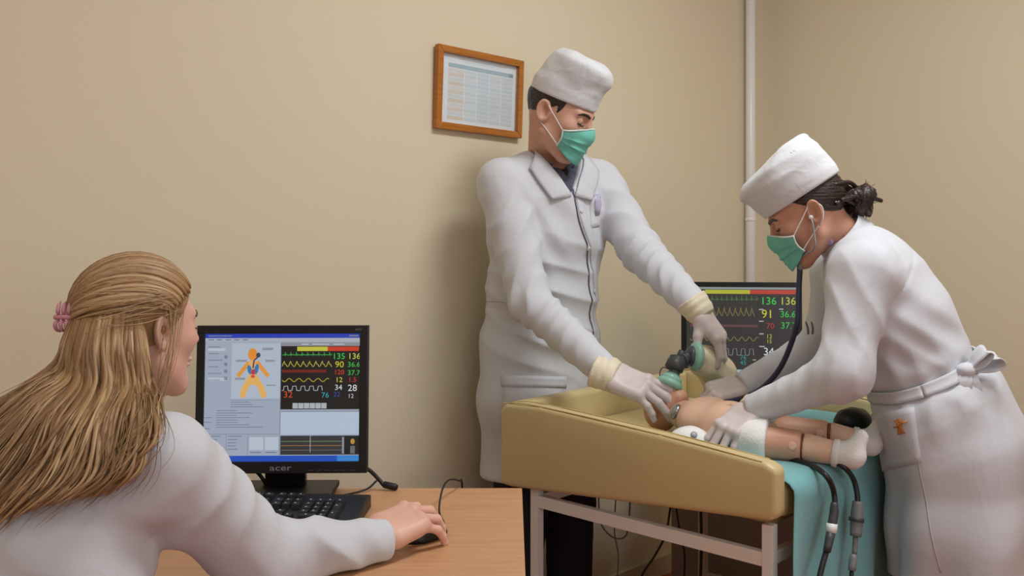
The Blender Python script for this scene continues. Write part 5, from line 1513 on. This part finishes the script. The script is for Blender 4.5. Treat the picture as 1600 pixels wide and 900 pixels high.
# ================================================================== INFANT MANIKIN
M_doll = mat('doll_vinyl', (228, 190, 164), .42, rgb2=(220, 180, 154), vscale=12, bump=.02, sss=.05)
M_doll2 = mat('doll_leg_vinyl', (214, 166, 140), .42, rgb2=(206, 154, 128), vscale=12, bump=.02)
M_cloth = mat('white_knit', (232, 232, 230), .9, bump=.25, bscale=180, var=.02)
M_snap = mat('grey_snap', (140, 146, 156), .4)
bab = empty('infant_manikin', (.50, 2.33, DECK), label='bare infant manikin with white diaper and socks lying on the changing table', cat='manikin')
bHip = np.array((.566, 2.222, .822)); bNk = np.array((.436, 2.438, .832)); bDir = nz(bNk - bHip); bLat = nz(np.cross(bDir, (0, 0, 1)))   # bLat: toward +
bHd = bNk + bDir * .072 + np.array((0, 0, .004))
if bLat[1] > 0: bLat = -bLat                                                  # near side
def b_torso(p):
    d = d_loft(p, [bHip, bHip + bDir * .09 + (0, 0, .006), bHip + bDir * .17 + (0, 0, .006), bNk - bDir * .015], bLat, [.062, .066, .072, .045], [.046, .052, .048, .036], .03)
    d = smin(d, d_cap(p, bNk - bDir * .02, bNk + bDir * .03, .030, .032), .02)
    nb_ = bHip + bDir * .075 + np.array((0, 0, .058)) + bLat * .012
    return smax(d, -d_sph(p, nb_, .0055), .006)
field_obj('torso', b_torso, (.33, 2.10, .74), (.68, 2.56, .93), .0038, M_doll, bab, 1)
nb_ = bHip + bDir * .075 + np.array((0, 0, .0555)) + bLat * .012
lathe('navel', [(.0045, -.002), (.0045, .001), (.003, .0016)], nb_, (0, 0, 1), mat('brown_navel', (150, 100, 66), .6), bab, 10, world=True)
bHR_ = head_frame(nz(np.array((0, 0, 1)) + bDir * -.0 + bLat * .10), bDir)
b_hf = in_frame(head_field((0, -.01, -.07), .036, .61), bHR_, bHd)
field_obj('head', b_hf, bHd - .12, bHd + .12, .0032, M_doll2, bab, 1)
M_ddark = mat('joint_gap', (120, 66, 44), .6)
def leg(hip, kn, an, r):
    ax1 = nz(kn - hip); ax2 = nz(an - kn)
    field_obj('thigh', lambda p: smax(d_cap(p, hip, kn, r[0], r[1]), (p - kn) @ ax1 - .004, .006), np.minimum(hip, kn) - .06, np.maximum(hip, kn) + .06, .0036, M_doll2, bab, 1)
    field_obj('shin', lambda p: smax(d_cap(p, kn, an, r[1] * .96, r[2]), .0068 - (p - kn) @ nz(ax1 + ax2), .006), np.minimum(kn, an) - .06, np.maximum(kn, an) + .06, .0036, M_doll, bab, 1)
    lathe('knee_joint', [(.003, -.003), (r[1] * .84, -.003), (r[1] * .84, .012), (.003, .012)], kn, nz(ax1 + ax2), M_ddark, bab, 20, world=True)
    sd = nz(np.array((-.1, -1, .15))); sd = nz(sd - ax1 * (sd @ ax1))
    lathe('hinge_pin', [(.0095, 0), (.0095, .0025), (.0075, .0032)], kn - ax1 * .013 + sd * (r[1] - .0008), sd, M_doll, bab, 16, world=True)
def deckp(px, py, z): return P(px, py, (CAM_H - z) * F_PX / (py - HORIZON))
l1 = (deckp(1192, 690, .818), deckp(1250, 697, .815), deckp(1312, 709, .806)); l2 = (deckp(1228, 672, .822), deckp(1291, 677, .822), deckp(1342, 689, .808))
leg(*l1, (.039, .034, .025)); leg(*l2, (.034, .030, .025))
for (hp_, kn, an), toe in ((l1, P(1352, 694, 2.13)), (l2, P(1375, 680, 2.22))):
    ax = nz(an - kn); tv = np.array((.10, -.02, .10)) if toe is not None else None
    toe = an + ax * .030 + np.array((.020, .012, .040))
    fk = lambda p: smax(smin(d_cap(p, an - ax * .012, an + ax * .028, .0285, .027), d_cap(p, an + ax * .022, toe, .024, .017), .014) - .0012 * waves(p, 5, 110), -((p - an) @ ax) - .008, .004)
    sk = field_obj('sock', fk, an - .1, an + .12, .0036, M_cloth, bab, 1)
    lathe('sock_cuff', [(.0265, -.008), (.0305, -.006), (.031, .004), (.0275, .007)], an - ax * .008, ax, M_cloth, sk, 18, world=True)
dp = bHip - bDir * .005
def b_dia(p):
    d = d_loft(p, [dp + bDir * .012, dp - bDir * .03], bLat, [.068, .070], [.050, .048], .02)
    d = smin(d, d_cap(p, l1[0] - nz(l1[1] - l1[0]) * .03, l1[0] + nz(l1[1] - l1[0]) * .006, .046, .045), .02)
    d = smin(d, d_cap(p, l2[0] - nz(l2[1] - l2[0]) * .04, l2[0] + nz(l2[1] - l2[0]) * .006, .042, .041), .02)
    d = smax(d, (p - dp) @ bDir - .022, .006)
    for q in (l1, l2): d = smax(d, (p - q[0]) @ nz(q[1] - q[0]) - .010 , .006)
    return smax(d, DECK + .006 - p[:, 2], .004) - .002 * waves(p, 8, 70)
field_obj('diaper', b_dia, (.46, 2.05, .76), (.74, 2.38, .90), .0042, M_cloth, bab, 1)
# near arm in a white padded sleeve with a grey snap, far arm bare
sC = deckp(1078, 690, .806)
field_obj('padded_sleeve', lambda p: smax(d_ell(p, sC, (.050, .040, .036)) - .0025 * waves(p, 9, 60), DECK + .004 - p[:, 2], .006), sC - .09, sC + .09, .0036, M_cloth, bab, 1)
q, n_ = drape(lambda p: d_ell(p, sC, (.050, .040, .036)), (sC + np.array((.004, -.04, .03)))[None], .001)
lathe('snap', [(.0075, -.002), (.0075, .002), (.005, .003)], q[0], n_[0], M_snap, bab, 14, world=True)
field_obj('arm', lambda p: smin(d_cap(p, bNk - bDir * .03 - bLat * .055, bHip + bDir * .08 - bLat * .095 + (0, 0, -.02), .024, .019), d_cap(p, bHip + bDir * .08 - bLat * .095 + (0, 0, -.02), bHip + bDir * .0 - bLat * .09 + (0, 0, -.022), .018, .014), .01), (.40, 2.2, .76), (.75, 2.55, .92), .0042, M_doll, bab, 1)

# ================================================================== RESUSCITATION BAG
M_green = mat('green_silicone', (146, 196, 178), .3, var=.03, sss=.0); M_slate = mat('slate_plastic', (72, 76, 88), .35); M_bag = mat('cream_silicone', (232, 220, 190), .45, var=.03, bump=.05)
rs = empty('resuscitation_bag', P(1050, 610, 2.46), label='hand resuscitator with green face mask, dark valve and cream bag held by the man', cat='resuscitator')
k0 = bHd + np.array((.008, -.022, .066)); k1 = P(1051, 588, 2.485); k2 = P(1055, 571, 2.485); k3 = P(1078, 556, 2.515); k4 = P(1092, 556, 2.545)
kax = nz(k1 - k0)
lathe('mask_cushion', [(.024, -.012), (.033, -.010), (.035, -.001), (.031, .007), (.024, .009)], k0, kax, M_green, rs, 28, world=True)
lathe('mask_dome', [(.030, .004), (.027, .016), (.019, .026), (.012, .030), (.012, .036)], k0, kax, M_green, rs, 28, world=True)
lathe('valve_stem', [(.0125, 0), (.0135, .004), (.0165, .040), (.0165, .046)], k1 - kax * .01, kax, M_slate, rs, 20, world=True)
lathe('valve_body', [(.020, -.006), (.0245, -.004), (.0245, .016), (.022, .018), (.022, .026), (.016, .030)], k2 - kax * .006, kax, M_cond, rs, 24, world=True)
kx = nz(k3 - k2)
tube('valve_elbow', [k2 + kax * .006, k2 + kx * .014 + kax * .004, k3 - kx * .006], [.0165, .0165, .017], M_cond, rs, 16, 5, world=True)
for tt_ in (.012, .026): lathe('elbow_ring', [(.0175, -.003), (.0205, -.002), (.0205, .002), (.0175, .003)], k2 + kx * tt_ + kax * .004, kx, M_slate, rs, 22, world=True)
lathe('port', [(.0085, 0), (.0095, .003), (.0095, .016), (.007, .018)], k2 + kax * .022 + kx * .006, kax, M_cond, rs, 16, world=True)
kb_ = nz(np.array((.92, .16, -.12)))
lathe('pressure_ring', [(.017, -.006), (.024, -.005), (.027, .0), (.027, .006), (.022, .009)], k3, kb_, M_slate, rs, 26, world=True)
lathe('green_collar', [(.024, .004), (.036, .008), (.040, .016), (.036, .024), (.028, .030)], k3, kb_, M_green, rs, 28, world=True)
gB = P(1122, 584, 2.60)
bax = nz(gB - k4)
def bagf(p):
    d = d_loft(p, [k4 + kb_ * .004, k4 + bax * .03, gB, gB + bax * .05], (0, 1, .3), [.026, .044, .055, .026], [.026, .040, .048, .024], .02)
    return d - .0022 * folds(p, (.4, .2, .9), 33, 70) - .002 * waves(p, 12, 50)
field_obj('bag', bagf, gB - .14, gB + .14, .004, M_bag, rs, 1)
tube('oxygen_line', [P(1046, 577, 2.48), P(1036, 574, 2.475), P(1031, 583, 2.475), P(1034, 598, 2.48)], .0016, M_cond, rs, 6, 6, world=True)

# ================================================================== STETHOSCOPE
M_navy = mat('navy_tubing', (34, 36, 62), .35)
st = empty('stethoscope', P(1073, 652, 2.39), label='navy stethoscope running from the nurse\'s ears to the manikin\'s chest', cat='stethoscope')
Ln = lambda x, y, z: nHo + nHR @ (np.array((x, y, z)) * nsc)
jn = P(1250, 416, 2.285)
for s in (-1, 1):
    e = Ln(s * .083, .002, -.016)
    tube('ear_tube', [e, Ln(s * .088, .012, -.045), Ln(s * .085, .034, -.085), jn + (jn * 0 + (nHR @ np.array((s * .012, 0, 0)))) + (0, 0, .022), jn], .0026, M_steel, st, 8, 6, world=True)
    lathe('ear_tip', [(.002, -.004), (.005, -.002), (.0055, .003), (.003, .006)], e, nHR @ np.array((s * -1.0, .1, 0)), M_elastic, st, 12, world=True)
lathe('yoke', [(.004, -.012), (.0075, -.008), (.0075, .010), (.005, .014)], jn, (0, 0, 1), M_grey, st, 14, world=True)
cps = P(1074, 650, 2.372)
tube('tubing', [jn - (0, 0, .006), P(1248, 455, 2.27), P(1246, 500, 2.255), P(1235, 540, 2.265), P(1217, 578, 2.29), P(1190, 607, 2.315), P(1160, 622, 2.34), P(1130, 629, 2.365), P(1104, 634, 2.375), P(1084, 643, 2.375), cps + (.006, 0, .006)], .0068, M_navy, st, 10, 8, world=True)
q, n_ = drape(b_torso, cps[None], .003)
lathe('chest_piece', [(.005, .010), (.012, .008), (.019, .003), (.0205, -.001), (.0195, -.004), (.004, -.004)], q[0], n_[0], M_steel, st, 24, world=True)
